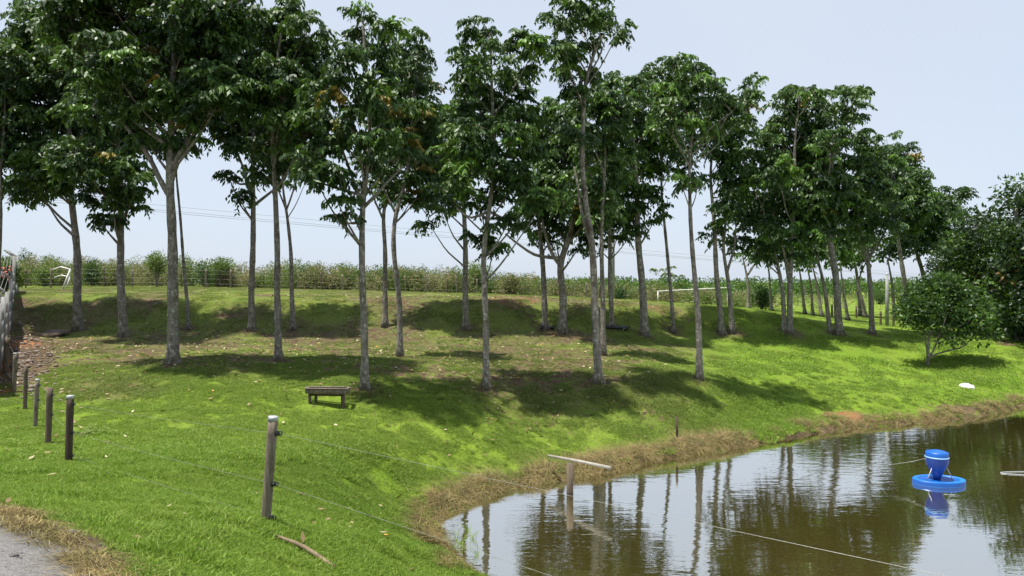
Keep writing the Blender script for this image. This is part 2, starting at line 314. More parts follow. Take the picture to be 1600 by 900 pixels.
TRUNKS = [hit(*q) for q in [(122,516),(193,526),(270,568),(295,515),(393,517),(435,563),(458,516),(570,608),(602,511),(625,558),(728,514),(760,606),(852,514),(879,520),(935,597),(943,556),(956,512),(1008,525),(1052,519),(1093,593),(1128,521),(1145,521),(1235,521),(1312,522),(1363,522)]]
LOGA, LOGB = hit(432, 846, Dmax=20), hit(522, 893, Dmax=20); TRO = hit(510, 632, Dmax=30)
def zones(x, y, z):
    """where the ground is dry, bare, lush: soft patches at fixed places in the field"""
    px = 800+x/np.maximum(y, 0.5)*F; py = HOR+(CAMZ-z)/np.maximum(y, 0.5)*F
    sdv = shore_sd(x, y); n1 = fbm(x*0.9, y*0.9, 3); n2 = fbm(x*0.33+20, y*0.5+5, 3)
    def el(cx, cy, rx, ry): return smooth01(1.5-np.hypot((px-cx)/rx, (py-cy)/ry)) * (y > 1)
    dry = np.zeros_like(x); soil = np.zeros_like(x); lush = np.zeros_like(x); red = np.zeros_like(x)
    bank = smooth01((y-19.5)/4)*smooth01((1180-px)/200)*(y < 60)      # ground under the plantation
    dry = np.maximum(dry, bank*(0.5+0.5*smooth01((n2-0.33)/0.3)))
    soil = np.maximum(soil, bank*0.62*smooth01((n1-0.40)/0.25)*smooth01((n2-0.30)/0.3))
    soil = np.maximum(soil, 0.62*bank*np.maximum.reduce([el(330, 548, 330, 30), el(640, 590, 260, 26), el(900, 560, 120, 26)])*smooth01((fbm(x*1.7+9, y*1.2, 3)-0.30)/0.22))
    soil = np.maximum(soil, 0.75*np.maximum.reduce([el(470, 530, 230, 14), el(220, 560, 60, 16), el(640, 580, 60, 14), el(880, 525, 60, 9), el(60, 470, 40, 10)])*smooth01((n1-0.3)/0.3))
    d2 = np.maximum.reduce([el(60, 470, 50, 12), el(180, 455, 160, 6), el(420, 480, 40, 12), el(650, 485, 30, 12), el(680, 530, 60, 6), el(720, 470, 120, 10), el(1040, 485, 60, 6), el(170, 605, 90, 22), el(330, 450, 300, 5)])
    dry = np.maximum(dry, 0.8*d2)
    soil = np.maximum(soil, np.maximum.reduce([el(40, 560, 52, 42), el(10, 600, 30, 24)]))
    red = np.maximum.reduce([el(0, 568, 18, 20), el(30, 537, 30, 6), el(0, 610, 20, 5), 0.3*el(800, 470, 50, 10), 0.4*el(1030, 482, 30, 5), el(340, 850, 3, 2), 0.8*el(1320, 652, 30, 9), 0.5*el(200, 585, 30, 12)])
    soil = np.maximum(soil, 0.9*np.maximum.reduce([el(1325, 650, 40, 8), 0.6*el(800, 470, 70, 7), 0.5*el(1030, 482, 30, 4), el(1575, 536, 22, 5), el(1520, 637, 60, 8)]))
    band = smooth01(1.2-sdv/((0.08+0.68*n1)*np.where(px > 1180, 0.6, 1))); soil = np.maximum(soil, 0.80*smooth01(1.2-sdv/0.35)); dry = np.maximum(dry, band*(sdv > -1))
    for q in TRUNKS:
        dq = np.hypot(x-q[0], y-q[1]); soil = np.maximum(soil, 0.95*smooth01(1.25-dq/(0.28+0.5*n1))); dry = np.maximum(dry, 0.8*smooth01(1.3-dq/(0.5+0.9*n1)))
    # straw edge of the gravel road
    rd = road_side(x, y); dry = np.maximum(dry, smooth01(1.2-rd/(0.08+0.22*n1))); soil = np.maximum(soil, smooth01(1-rd/0.25))
    lush = np.maximum(smooth01((18-y)/5), smooth01((px-880)/200)*smooth01((42-y)/4))*(1-dry)*(0.25+0.75*smooth01((fbm(x*1.1+3, y*1.1+8, 3)-0.3)/0.35))
    return dry, soil, lush, red, sdv, rd, px, py
RA = np.array([-3.93, 6.17]); RB = np.array([-2.24, 4.57]); RD = (RB-RA)/np.linalg.norm(RB-RA); RN = np.array([RD[1], -RD[0]]); RN = RN if RN@(-RA) < 0 else -RN   # away from the road
def road_side(x, y): return (x-RA[0])*RN[0]+(y-RA[1])*RN[1] + 0.10*np.sin(x*2.1+y)     # > 0 on the grass, < 0 on the gravel
th_v = np.linspace(-40, 40, 421); th_o = np.linspace(40, 320, 60)[1:-1]; TH = np.radians(np.concatenate([th_v, th_o])); nT = len(TH)
RR = np.concatenate([np.geomspace(0.4, 4, 12)[:-1], np.geomspace(4, 48, 210), np.geomspace(48, 4500, 60)[1:]]); nR = len(RR)
gx = RR[:, None]*np.sin(TH)[None]; gy = RR[:, None]*np.cos(TH)[None]; gzv = height(gx, gy)
V = np.stack([gx, gy, gzv], -1).reshape(-1, 3); V = np.vstack([V, [0, 0, gz(0, 0)]])
ii, jj = np.meshgrid(np.arange(nR-1), np.arange(nT), indexing='ij'); j2 = (jj+1) % nT
Q = np.stack([ii*nT+jj, (ii+1)*nT+jj, (ii+1)*nT+j2, ii*nT+j2], -1).reshape(-1, 4)[:, ::-1]
T3 = np.array([(len(V)-1, j, (j+1) % nT) for j in range(nT)])[:, ::-1]
zn = zones(V[:, 0], V[:, 1], V[:, 2])
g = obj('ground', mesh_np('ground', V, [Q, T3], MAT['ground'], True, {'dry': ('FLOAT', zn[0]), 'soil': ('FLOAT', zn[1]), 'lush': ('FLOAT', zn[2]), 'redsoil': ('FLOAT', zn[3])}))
tag(g, kind='structure')
# water
c_ = SH.mean(0); k = len(SH); pts = []
area = 0.5*sum(SH[i][0]*SH[(i+1) % k][1]-SH[(i+1) % k][0]*SH[i][1] for i in range(k)); sg = 1 if area > 0 else -1
for i in range(k):
    e = SH[(i+1) % k]-SH[i-1]; nn = np.array([e[1], -e[0]])*sg; pts.append(SH[i]+0.35*nn/np.linalg.norm(nn))
pts = np.array(pts); me = bpy.data.meshes.new('water'); me.from_pydata([(p[0], p[1], 0.0) for p in (pts if sg > 0 else pts[::-1])], [], [tuple(range(k))]); me.materials.append(MAT['water'])
tag(obj('water', me), kind='structure')
# gravel road along the crest of the dam
s_ = np.linspace(-34, 34, 230); t_ = np.linspace(0.0, 4.2, 26); SS, TT = np.meshgrid(s_, t_, indexing='ij')
edge = 0.14*(fbm(SS*2.3, TT*0+3, 3)-0.5)*(TT < 0.1)
rx_ = RA[0]+RD[0]*SS-RN[0]*(TT+edge+0.05); ry_ = RA[1]+RD[1]*SS-RN[1]*(TT+edge+0.05)
rz_ = height(rx_, ry_)+0.018-0.03*np.exp(-TT/0.05)
ii, jj = np.meshgrid(np.arange(len(s_)-1), np.arange(len(t_)-1), indexing='ij'); nt_ = len(t_)
Q = np.stack([ii*nt_+jj, ii*nt_+jj+1, (ii+1)*nt_+jj+1, (ii+1)*nt_+jj], -1).reshape(-1, 4)
tag(obj('road', mesh_np('road', np.stack([rx_, ry_, rz_], -1).reshape(-1, 3), Q, MAT['gravel'], True)), kind='structure')

# ------------------------------------------------------------------ foliage kits
def quad_leaves(P, Dv, Sv, L, Wd):
    """rhombic leaves from base points, directions, side vectors, lengths and widths -> verts, quads"""
    n = len(P); V = np.empty((n, 4, 3)); m = P+Dv*(L*0.45)[:, None]
    V[:, 0] = P; V[:, 1] = m+Sv*(Wd/2)[:, None]; V[:, 2] = P+Dv*L[:, None]; V[:, 3] = m-Sv*(Wd/2)[:, None]
    return V.reshape(-1, 3), np.arange(n*4).reshape(-1, 4)
def unit(a): return a/(np.linalg.norm(a, axis=-1, keepdims=True)+1e-9)
def whorl(nleaf, pairs, rl, L, Wd, seed):
    """a branch end: pinnate leaves arching out and hanging down"""
    r = np.random.default_rng(seed); P = []; D = []
    for k in range(nleaf):
        a = k*2.4+r.uniform(-.4, .4); el = r.uniform(-0.25, 1.0); hd = np.array([math.cos(a), math.sin(a), 0]); ln_ = rl*r.uniform(.7, 1.15)
        s = np.linspace(0.2, 1, pairs)
        rac = hd[None]*(ln_*s*np.cos(el*(1-s*0.5)))[:, None]+np.array([0, 0, 1.0])[None]*(ln_*(s*math.sin(el)-0.75*s**2))[:, None]
        sd = np.array([-hd[1], hd[0], 0])
        for q in (-1, 1):
            P.append(rac); D.append(sd[None]*q*0.55+hd[None]*0.30+np.array([0, 0, -0.90])[None]+r.normal(0, .28, (pairs, 3)))
    P = np.concatenate(P); D = unit(np.concatenate(D)); S = unit(np.cross(D, r.normal(0, 1, D.shape)*0.5+np.array([0, 0, 1.0])))
    n = len(P); return quad_leaves(P, D, S, L*r.uniform(.75, 1.2, n), Wd*r.uniform(.8, 1.2, n))[0]
def rosette(n, rad, L, Wd, seed, flat=1.0):
    r = np.random.default_rng(seed); d = unit(r.normal(0, 1, (n, 3))); P = d*(rad*r.uniform(.25, 1, n)**0.6)[:, None]*np.array([1, 1, flat])
    D = unit(d+r.normal(0, .7, (n, 3))+np.array([0, 0, -0.15])); S = unit(np.cross(D, r.normal(0, 1, (n, 3))+np.array([0, 0, .8])))
    return quad_leaves(P, D, S, L*r.uniform(.7, 1.25, n), Wd*r.uniform(.7, 1.25, n))[0]
KIT = {'near': [whorl(9, 6, 0.43, 0.22, 0.090, s) for s in range(8)],
       'mid': [whorl(8, 5, 0.47, 0.24, 0.105, s+20) for s in range(8)],
       'far': [whorl(7, 3, 0.62, 0.30, 0.15, s+40) for s in range(6)],
       'small': [rosette(40, 0.36, 0.17, 0.090, s+60) for s in range(6)],
       'dense': [rosette(54, 0.60, 0.24, 0.13, s+70, 0.75) for s in range(6)],
       'bush': [rosette(34, 0.50, 0.20, 0.075, s+80) for s in range(6)],
       'wood': [rosette(56, 1.6, 0.55, 0.36, s+90, 0.7) for s in range(4)]}
def foliage(C, scale, kit, tint, rng):
    """leaf kits set at points C; tint (n,3) = random tone, age, freshness"""
    kits = KIT[kit]; which = rng.integers(0, len(kits), len(C)); Vs = []; T = []
    for k, K in enumerate(kits):
        idx = np.nonzero(which == k)[0]
        if not len(idx): continue
        a = rng.uniform(0, 2*math.pi, len(idx)); c, s = np.cos(a), np.sin(a); z = np.zeros_like(a); o = z+1
        Rm = np.stack([np.stack([c, -s, z], -1), np.stack([s, c, z], -1), np.stack([z, z, o], -1)], 1)
        tx, ty = rng.normal(0, .22, (2, len(idx)))
        Rt = np.stack([np.stack([o, z, ty], -1), np.stack([z, o, -tx], -1), np.stack([-ty, tx, o], -1)], 1)
        M = np.einsum('nij,njk->nik', Rt, Rm)*scale[idx][:, None, None]
        Vk = np.einsum('nij,mj->nmi', M, K)+C[idx][:, None, :]
        nl = len(K)//4
        t = np.repeat(np.repeat(tint[idx][:, None, :], nl, 1), 4, 1).reshape(len(idx), nl, 4, 3) if False else np.repeat(tint[idx][:, None, :], nl*4, 1)
        j = np.repeat(rng.uniform(-.3, .3, (len(idx), nl)), 4, 1)
        t = t.copy(); t[..., 0] = np.clip(t[..., 0]+j, 0, 1)
        Vs.append(Vk.reshape(-1, 3)); T.append(t.reshape(-1, 3))
    V = np.concatenate(Vs); return V, np.arange(len(V)).reshape(-1, 4), np.concatenate(T)
TRI = [0]
def pack_in(blobs, rng, dens, sep):
    """clump centres spread through a set of ellipsoids; returns centres and owner"""
    C = []; own = []
    for b, (c, r) in enumerate(blobs):
        n = max(3, int(dens*4.19*r[0]*r[1]*r[2]))
        d = unit(rng.normal(0, 1, (n*3, 3)))*(rng.uniform(0, 1, n*3)**0.36)[:, None]*np.array(r)+np.array(c)
        kept = []
        for p in d:
            if len(kept) >= n: break
            if all(((p-q)**2).sum() > sep*sep for q in kept): kept.append(p)
        C += kept; own += [b]*len(kept)
    return np.array(C), np.array(own)
def make_tree(name, label, group, base, path, wpx, blobs, kit='near', leafmat='leaf', limbs=(), seed=0, dens=2.6, age=0.05, fresh=0.06, D=None, depth=0.9, cat='tree', scale=1.0, flare=1.4, sep=0.42, nsub=8, lob=1.0, lift=0.0, dspread=1.0):
    rng = np.random.default_rng(seed+100)
    if D is None: B = hit(*base)
    else: B = ray(base[0], base[1], D); B[2] = gz(B[0], B[1])
    D = B[1]; m = D/F
    root = thing(name, tuple(B), label, cat, group)
    drift = rng.normal(0, 0.12, 2)
    def P3(px, py, dd=0.0): p = ray(px, py, D); q = p+np.array([0, 1, 0])*dd; q[0] = p[0]*(D+dd)/D; q[2] = CAMZ+(p[2]-CAMZ)*(D+dd)/D; return q
    pts = [P3(*p) for p in path]; pts[0] = B.copy(); pts = np.array(pts); pts[0, 2] -= 0.08
    # resample trunk
    seg = np.r_[0, np.cumsum(np.linalg.norm(np.diff(pts, axis=0), axis=1))]; L = seg[-1]; t = np.linspace(0, L, max(8, int(L/0.35)))
    tr = np.stack([np.interp(t, seg, pts[:, i]) for i in range(3)], -1)
    ker = np.array([1, 2, 3, 2, 1])/9.0; pad = np.vstack([tr[:1], tr[:1], tr, tr[-1:], tr[-1:]]); sm = np.stack([np.convolve(pad[:, i], ker, 'valid') for i in range(3)], -1); sm[0] = tr[0]; tr = sm
    wob = np.stack([np.sin(t*1.3+seed)*0.02, np.cos(t*1.1+seed*2)*0.06, t*0], -1)*np.clip(t/2, 0, 1)[:, None]; tr = tr+wob
    r0 = wpx*m/2*0.90; rad = r0*(1-0.72*(t/L)**1.1); rad = rad*(1+(flare-1)*np.exp(-t/0.16))*(1+0.05*np.sin(t*5+seed)+0.04*np.sin(t*11+seed))
    mb = MB(); mb.tube(tr, rad, nsub)
    nodes = [tr]; nrad = [rad]
    def limb(pp, ra, rb):
        pp = np.array(pp); s2 = np.r_[0, np.cumsum(np.linalg.norm(np.diff(pp, axis=0), axis=1))]; tt = np.linspace(0, s2[-1], max(5, int(s2[-1]/0.3)))
        q = np.stack([np.interp(tt, s2, pp[:, i]) for i in range(3)], -1); q[1:-1] = (q[:-2]+q[1:-1]*2+q[2:])/4; q = q+np.stack([np.sin(tt*2.3+ra*50), np.cos(tt*2.9+ra*90), 0*tt], -1)*0.035*np.clip(tt, 0, 1)[:, None]
        rr = np.linspace(ra, rb, len(q)); mb.tube(q, rr, 6); nodes.append(q); nrad.append(rr)
    for lb in limbs:
        dd = rng.uniform(-.6, .6); n_l = len(lb); q = [P3(x, y, dd*i/(n_l-1)) for i, (x, y) in enumerate(lb)]
        k = np.argmin(((tr-q[0])**2).sum(1)); limb([tr[k]]+q[1:], rad[k]*0.72, rad[k]*0.3)
    B3 = []; ys = [q[1] for q in blobs]; ymid = (min(ys)+max(ys))/2; yspan = max(20, max(ys)-min(ys))
    for (x, y, rx, ry) in blobs:
        rx *= lob; ry *= lob
        rr = (rx*m, min(rx, ry*1.25)*m*depth, ry*m); axd = (np.interp(P3(x, y)[2], tr[:, 2], tr[:, 0])-P3(x, y)[0])
        sp = 1.3*m*42; dd = rng.uniform(-1, 1)*dspread*(1-0.5*abs(2*(y-ymid)/yspan))
        B3.append((P3(x, y, dd), rr))
    C, own = pack_in(B3, rng, dens, sep)
    for (c, r) in B3:
        k = np.argmin(abs(tr[:, 2]-(c[2]-0.9*np.hypot(tr[:, 0]-c[0], tr[:, 1]-c[1])-0.3)))
        k = max(k, int(lift*len(tr))); dist = np.linalg.norm(tr[k]-c)
        if dist > 0.4: mid = (tr[k]+c)/2+np.array([0, 0, -0.08*dist]); limb([tr[k], mid, c], max(0.012, rad[k]*0.42), 0.012)
    ND = np.concatenate(nodes)
    if C.shape[0]:
        for p in C:
            pen = ((ND-p)**2).sum(1)+np.where(ND[:, 2] > p[2]+0.05, 1.5, 0); q = ND[np.argmin(pen)]
            mid = (p+q)/2+rng.normal(0, .05, 3); mb.tube([q, mid, p], [0.014, 0.010, 0.006], 3, False)
    mb.build('trunk', MAT['bark'], root, True)
    n = len(C); zt = C[:, 2]; hi = (zt-zt.min())/(np.ptp(zt)+1e-6)
    tint = np.stack([rng.uniform(0, 1, n), (rng.uniform(0, 1, n) < age)*rng.uniform(.4, 1, n), (rng.uniform(0, 1, n) < fresh)*rng.uniform(.3, .9, n)], -1)
    Vv, Q, T = foliage(C+np.array([0, 0, 0.12]), scale*rng.uniform(.8, 1.2, n), kit, tint, rng)
    TRI[0] += len(Q)*2
    obj('crown', mesh_np('crown', Vv-B, Q, MAT[leafmat], False, {'tint': ('FLOAT_VECTOR', T)}), root)
    return root

# ------------------------------------------------------------------ plantation trees: label, base, trunk width, trunk path, crown lobes, limbs
PG = 'slender plantation trees on the grassy bank'
TREES = [
 ('tree at the left frame edge whose trunk is cut off by the edge', (-6, 520), 14, [(-6,520),(-4,380),(2,280),(5,200)], [(5,170,34,40),(-10,240,30,30),(10,110,35,40),(-30,180,40,50),(-20,100,40,40)], [], 'mid'),
 ('leftmost plantation tree with its whole trunk in view, beside the concrete wall', (122, 516), 15, [(122,516),(121,420),(113,310),(106,250),(108,180),(100,90)],
   [(60,265,42,34),(115,245,52,34),(40,205,42,34),(110,185,55,38),(55,140,52,42),(130,110,58,45),(65,80,48,38),(55,292,42,26),(85,275,40,26),(50,45,40,28),(120,50,50,40),(25,250,26,30),(15,215,25,30)], [], 'mid'),
 ('second plantation tree from the left, dark crown hanging lowest to its trunk', (193, 526), 15, [(193,526),(187,360),(190,280),(182,200),(185,110)],
   [(158,345,20,18),(205,312,26,18),(160,300,36,24),(195,270,42,30),(150,255,38,30),(200,215,50,34),(160,170,50,38),(200,120,52,42),(210,300,22,16),(182,352,12,14),(175,320,28,18),(120,240,34,28)], [], 'mid'),
 ('thick-trunked front tree with a big left fork and reddish soil at its foot', (270, 568), 21, [(270,568),(272,480),(268,380),(265,290),(268,225),(270,120),(276,20),(280,-30)],
   [(190,30,58,42),(300,20,60,45),(250,80,70,42),(170,100,55,42),(335,80,55,45),(210,165,58,34),(290,160,55,38),(350,140,48,40),(235,225,42,20),(292,225,26,22),(110,40,55,45),(250,-40,110,45),(330,-30,60,40),(140,-30,60,40),(370,35,32,30),(60,20,28,22)],
   [[(265,300),(235,252),(205,205),(172,165)],[(267,290),(283,235),(300,190)],[(272,265),(290,225),(335,165)]], 'near'),
 ('very thin bare-stemmed tree just right of the thick forked trunk', (295, 515), 7, [(295,515),(290,430),(280,340),(276,270),(280,190)], [(282,225,28,25),(285,160,42,40),(300,110,42,40)], [], 'mid'),
 ('dark-stemmed tree forking low, with a tiny leafy twig left of its fork', (393, 517), 12, [(393,517),(394,420),(396,310),(395,250),(395,150),(388,50)],
   [(395,205,48,30),(352,222,34,20),(400,130,50,42),(350,105,44,38),(400,60,42,34),(440,185,32,35),(374,306,14,8),(356,277,11,8),(420,225,36,26),(380,30,38,28),(345,170,38,32)],
   [[(394,315),(380,270),(368,225)],[(396,318),(425,300),(450,268)],[(396,290),(375,290),(360,280)]], 'mid'),
 ('front-row tree with a straight pale stem left of the feeding trough', (435, 563), 13, [(435,563),(433,470),(436,400),(428,300),(425,240),(430,120),(440,30)],
   [(440,40,40,28),(478,55,30,24),(450,90,48,36),(410,120,45,36),(480,120,42,36),(440,155,52,38),(495,165,38,32),(440,210,48,36),(475,215,38,30),(430,262,34,24),(450,5,22,14),(505,75,22,20),(415,35,25,22)], [], 'near'),
 ('slim tree with a Y fork, close right of the straight pale stem', (458, 516), 9, [(458,516),(455,400),(447,322),(442,300),(440,240)], [(470,245,36,28),(448,215,36,30),(438,278,30,18),(482,275,24,16)], [[(447,322),(466,280),(472,240)],[(447,322),(430,282),(422,255)]], 'mid'),
 ('front-row tree directly right of the feeding trough, branching wide like a broom', (570, 608), 14, [(570,608),(568,500),(567,380),(565,312),(572,260),(580,180),(572,90),(564,20)],
   [(563,14,20,20),(560,52,24,24),(598,48,20,20),(548,95,32,28),(590,100,34,30),(520,130,34,28),(560,150,42,30),(608,165,40,32),(515,190,42,32),(565,210,45,28),(500,240,42,28),(530,275,38,22),(575,262,30,20),(620,235,38,30),(536,344,13,8),(528,312,20,8),(495,285,22,14)],
   [[(565,318),(550,268),(530,225),(510,180)],[(566,330),(600,292),(628,262)],[(566,300),(545,300),(500,285)],[(566,345),(550,350),(537,346)]], 'near'),
 ('thin tree close behind and right of the broom-like tree', (602, 511), 10, [(602,511),(602,400),(598,335),(608,290),(612,200)], [(600,290,30,22),(640,120,34,32),(620,170,42,36),(615,60,18,18),(630,215,38,34),(590,240,34,28)], [[(600,345),(585,310),(578,290)]], 'mid'),
 ('slim curving tree with a V fork, left of the sky gap', (625, 558), 11, [(625,558),(623,460),(615,380),(617,330),(630,298),(645,200),(650,110)],
   [(645,75,26,22),(664,92,20,18),(640,110,34,26),(660,125,22,20),(640,160,38,30),(660,205,36,30),(640,250,40,30),(668,285,32,26),(620,275,30,24),(645,310,26,16),(655,160,25,22)], [[(617,332),(604,305),(596,280)]], 'near'),
 ('tree with two stems side by side behind the middle, low ragged branch on its left', (728, 514), 11, [(728,514),(727,400),(725,320),(728,200),(730,150)],
   [(730,145,30,26),(700,195,34,34),(725,245,40,32),(690,245,38,32),(682,302,32,26),(667,348,20,13),(745,195,32,34),(700,280,34,26),(665,260,28,30),(690,330,22,14)], [[(726,330),(700,315),(668,340)]], 'mid'),
 ('front-row middle tree with a tall lumpy crown that hangs low down its trunk', (760, 606), 12, [(760,606),(758,500),(756,400),(762,340),(770,280),(772,200),(768,100),(765,50)],
   [(765,55,32,24),(728,55,20,20),(722,92,16,14),(795,60,24,24),(765,95,36,26),(808,100,28,24),(730,125,22,16),(790,145,42,30),(750,165,42,28),(820,175,32,28),(770,205,50,30),(720,225,34,24),(820,225,38,28),(770,255,48,28),(730,280,34,24),(800,290,42,26),(752,325,32,22),(760,372,26,18),(800,342,36,22),(700,300,28,20),(840,300,36,24),(772,392,12,8),(835,335,28,18),(838,75,16,14)],
   [[(765,325),(735,345),(715,325)],[(765,330),(800,350),(835,320)]], 'near'),
 ('tree with a small black hollow log lying at its foot', (852, 514), 11, [(852,514),(850,430),(843,370),(840,300),(850,230)], [(845,340,36,24),(840,295,36,30),(868,255,40,30),(860,200,32,28),(880,170,26,22),(860,165,18,16)], [], 'mid'),
 ('tree with a wide Y fork and one long drooping branch to its left', (879, 520), 14, [(879,520),(880,460),(873,412),(888,380),(897,340),(900,250),(898,180)],
   [(895,350,38,26),(870,372,26,15),(905,385,22,14),(900,300,44,32),(888,245,42,34),(900,195,38,30),(925,330,28,24),(865,335,24,18)], [[(873,415),(860,395),(852,370),(848,340)],[(866,402),(835,400),(815,385),(790,365)]], 'mid'),
 ('tallest front-row tree, pale leaning stem with a separate tuft far above the rest', (935, 597), 15, [(935,597),(932,500),(925,390),(915,320),(910,250),(911,170),(913,125),(928,85),(942,50)],
   [(893,12,26,18),(925,18,30,20),(955,28,24,18),(968,52,11,12),(875,30,20,16),(905,42,34,18),(862,75,26,18),(885,80,18,14),(905,95,18,14),(880,110,14,12),(895,128,17,14),(912,120,20,13),(920,70,18,12),(908,212,20,8),(940,42,20,14),(900,148,12,10),(890,-8,22,12),(925,-5,25,12)],
   [[(912,160),(905,110),(893,60)],[(914,120),(935,95),(948,62)],[(930,385),(905,320),(898,260)]], 'near'),
 ('slender stem close right of the tall leaning tree, rust-brown near its foot', (943, 556), 10, [(943,556),(941,450),(940,350),(945,250),(948,170)], [(950,140,28,24),(930,165,32,26),(962,175,32,28),(940,215,34,28),(955,260,30,28),(940,305,30,26),(930,345,22,18),(915,250,25,24)], [[(945,270),(928,225),(918,190)]], 'near'),
 ('tree standing behind the long black log', (956, 512), 9, [(956,512),(953,400),(952,330),(955,250)], [(950,330,30,24),(978,340,20,18),(932,382,25,14),(966,368,22,20),(950,290,28,24),(988,365,12,10)], [], 'mid'),
 ('smooth dark-stemmed tree curving left, right of the long black log', (1008, 525), 14, [(1008,525),(1003,440),(996,360),(995,300),(990,220),(985,150)],
   [(982,125,24,18),(1003,140,22,20),(985,170,36,28),(1010,200,32,26),(975,220,34,30),(1005,250,34,28),(978,280,34,28),(1008,310,30,22),(1020,350,18,14),(985,335,24,18)], [], 'mid'),
 ('whip-thin leaning stem in front of the far white goal', (1052, 519), 7, [(1052,519),(1048,440),(1038,360),(1034,300),(1035,200),(1040,150)], [(1040,108,32,15),(1025,140,34,22),(1058,130,34,24),(1045,170,36,28),(1030,215,34,26),(1062,225,32,26),(1050,260,28,20)], [], 'mid'),
 ('rightmost front-row tree, speckled stem and light green flat crown', (1093, 593), 12, [(1093,593),(1092,520),(1085,420),(1078,330),(1075,255),(1084,195)],
   [(1050,105,22,12),(1075,112,30,16),(1105,125,30,18),(1060,140,36,20),(1095,150,38,24),(1130,150,30,22),(1158,155,26,20),(1132,180,38,22),(1165,175,22,18),(1050,178,32,20),(1110,200,24,14),(1040,200,24,16),(1065,285,22,12),(1092,288,22,14)], [[(1075,265),(1066,240),(1050,200)],[(1080,225),(1110,200),(1145,175)],[(1076,300),(1090,295),(1100,290)]], 'near'),
 ('tree whose thin crown holds orange dying leaves, right of the light green flat crown', (1128, 521), 11, [(1128,521),(1122,450),(1115,350),(1110,270),(1116,215)], [(1118,225,32,22),(1145,205,32,22),(1130,255,28,20),(1152,240,22,18),(1178,148,12,18),(1170,130,16,10),(1120,180,30,20)], [], 'mid'),
 ('lower of the two near-touching stems left of the bank gap, with a short crown', (1145, 521), 10, [(1145,521),(1138,440),(1130,392),(1135,330)], [(1140,320,28,22),(1122,372,24,13),(1152,292,30,26),(1118,345,20,14),(1160,340,22,22)], [[(1136,430),(1146,395),(1150,350)]], 'mid'),
 ('small pale tree with bare forking twigs beyond the bank', (1170, 478), 7, [(1170,480),(1168,430),(1162,408),(1160,395)], [(1160,398,16,6),(1178,400,12,6),(1190,395,14,8)], [[(1168,430),(1176,415),(1188,402)]], 'far'),
 ('tall tree at the end of the bank with two stems joined at the foot', (1235, 521), 11, [(1235,521),(1233,440),(1238,380),(1240,320),(1242,240),(1246,180)],
   [(1222,158,20,16),(1250,142,28,18),(1275,140,22,16),(1225,178,26,20),(1262,178,38,26),(1230,210,38,28),(1272,225,38,28),(1245,260,42,30),(1212,265,32,26),(1262,305,40,28),(1225,315,38,28),(1250,355,38,24),(1215,362,32,20),(1240,388,30,14),(1270,272,30,26)],
   [[(1233,440),(1222,385),(1207,335)],[(1240,330),(1222,300),(1205,260)],[(1239,360),(1262,330),(1275,300)]], 'mid'),
 ('slimmer stem touching the left side of the tall tree at the bank end', (1226, 519), 9, [(1226,519),(1222,450),(1215,405),(1202,368),(1190,320)], [(1190,345,34,24),(1180,300,30,26),(1172,378,24,18),(1195,248,28,24),(1205,398,24,13),(1168,262,22,24),(1205,220,26,18),(1165,335,22,22)], [], 'mid'),
 ('tree with a lone twiggy tuft rising highest on the right half', (1312, 522), 14, [(1312,522),(1305,430),(1295,350),(1290,300),(1300,250),(1315,205),(1338,165)],
   [(1346,135,13,12),(1350,160,12,12),(1322,150,18,10),(1340,180,14,12),(1322,190,18,14),(1295,150,22,18),(1300,180,22,18),(1298,225,32,20),(1290,265,36,26),(1310,300,34,26),(1285,325,34,24),(1312,345,28,20),(1280,365,26,15)],
   [[(1300,250),(1285,200),(1295,155)],[(1300,245),(1322,225),(1332,195)]], 'mid'),
 ('tree forking like a slingshot, left of the grey pole', (1363, 522), 10, [(1363,522),(1360,470),(1357,400),(1346,372),(1335,330),(1345,260)], [(1350,222,30,16),(1372,242,30,20),(1345,260,36,24),(1380,280,32,26),(1350,300,38,26),(1340,340,36,24),(1375,335,34,24),(1340,372,24,14),(1392,360,24,16)], [[(1357,402),(1376,375),(1392,340)]], 'mid'),
 ('thin tree leaning left between the two thick stems on the right', (1298, 520), 9, [(1298,520),(1290,460),(1278,410),(1270,370)], [(1270,388,24,13),(1262,362,26,16),(1285,345,28,18)], [], 'mid'),
 ('slanting tree behind the left side of the small bushy tree', (1420, 505), 10, [(1420,505),(1412,430),(1400,350),(1388,280)], [(1385,213,16,10),(1412,240,22,14),(1400,262,30,22),(1422,285,28,22),(1400,305,32,26),(1432,320,26,22),(1412,345,30,20),(1385,250,24,18)], [], 'mid'),
 ('slanting tree behind the top of the small bushy tree', (1458, 500), 10, [(1458,500),(1442,430),(1428,375),(1422,320)], [(1442,312,20,16),(1452,338,28,20),(1428,358,28,20),(1458,368,26,16),(1440,385,22,14)], [], 'mid'),
 ('last plantation tree before the dark grove, with an open fan-shaped crown', (1478, 500), 9, [(1478,500),(1480,440),(1476,385),(1474,335)], [(1468,297,15,10),(1496,306,18,11),(1478,318,24,15),(1500,335,18,12),(1470,345,24,16),(1485,368,24,16),(1462,375,18,12),(1512,372,16,14)], [], 'mid'),
 # the second, more distant line right of the bank
 ('far thin stem, leftmost behind the end of the bank', (1206, 482), 6, [(1206,482),(1202,430),(1196,400)], [(1196,395,20,14),(1205,380,22,15)], [], 'far'),
 ('far thin stem leaning left, second behind the end of the bank', (1258, 494), 6, [(1258,494),(1252,440),(1246,405)], [(1244,398,20,13),(1252,380,22,16)], [], 'far'),
 ('far stem with a slight curve, third behind the end of the bank', (1270, 496), 6, [(1270,496),(1268,445),(1258,410)], [(1262,400,18,12),(1270,385,22,15)], [], 'far'),
 ('far dark stem leaning left in the middle of the far line', (1284, 497), 7, [(1284,497),(1278,450),(1268,410)], [(1280,392,18,12),(1290,378,22,15)], [], 'far'),
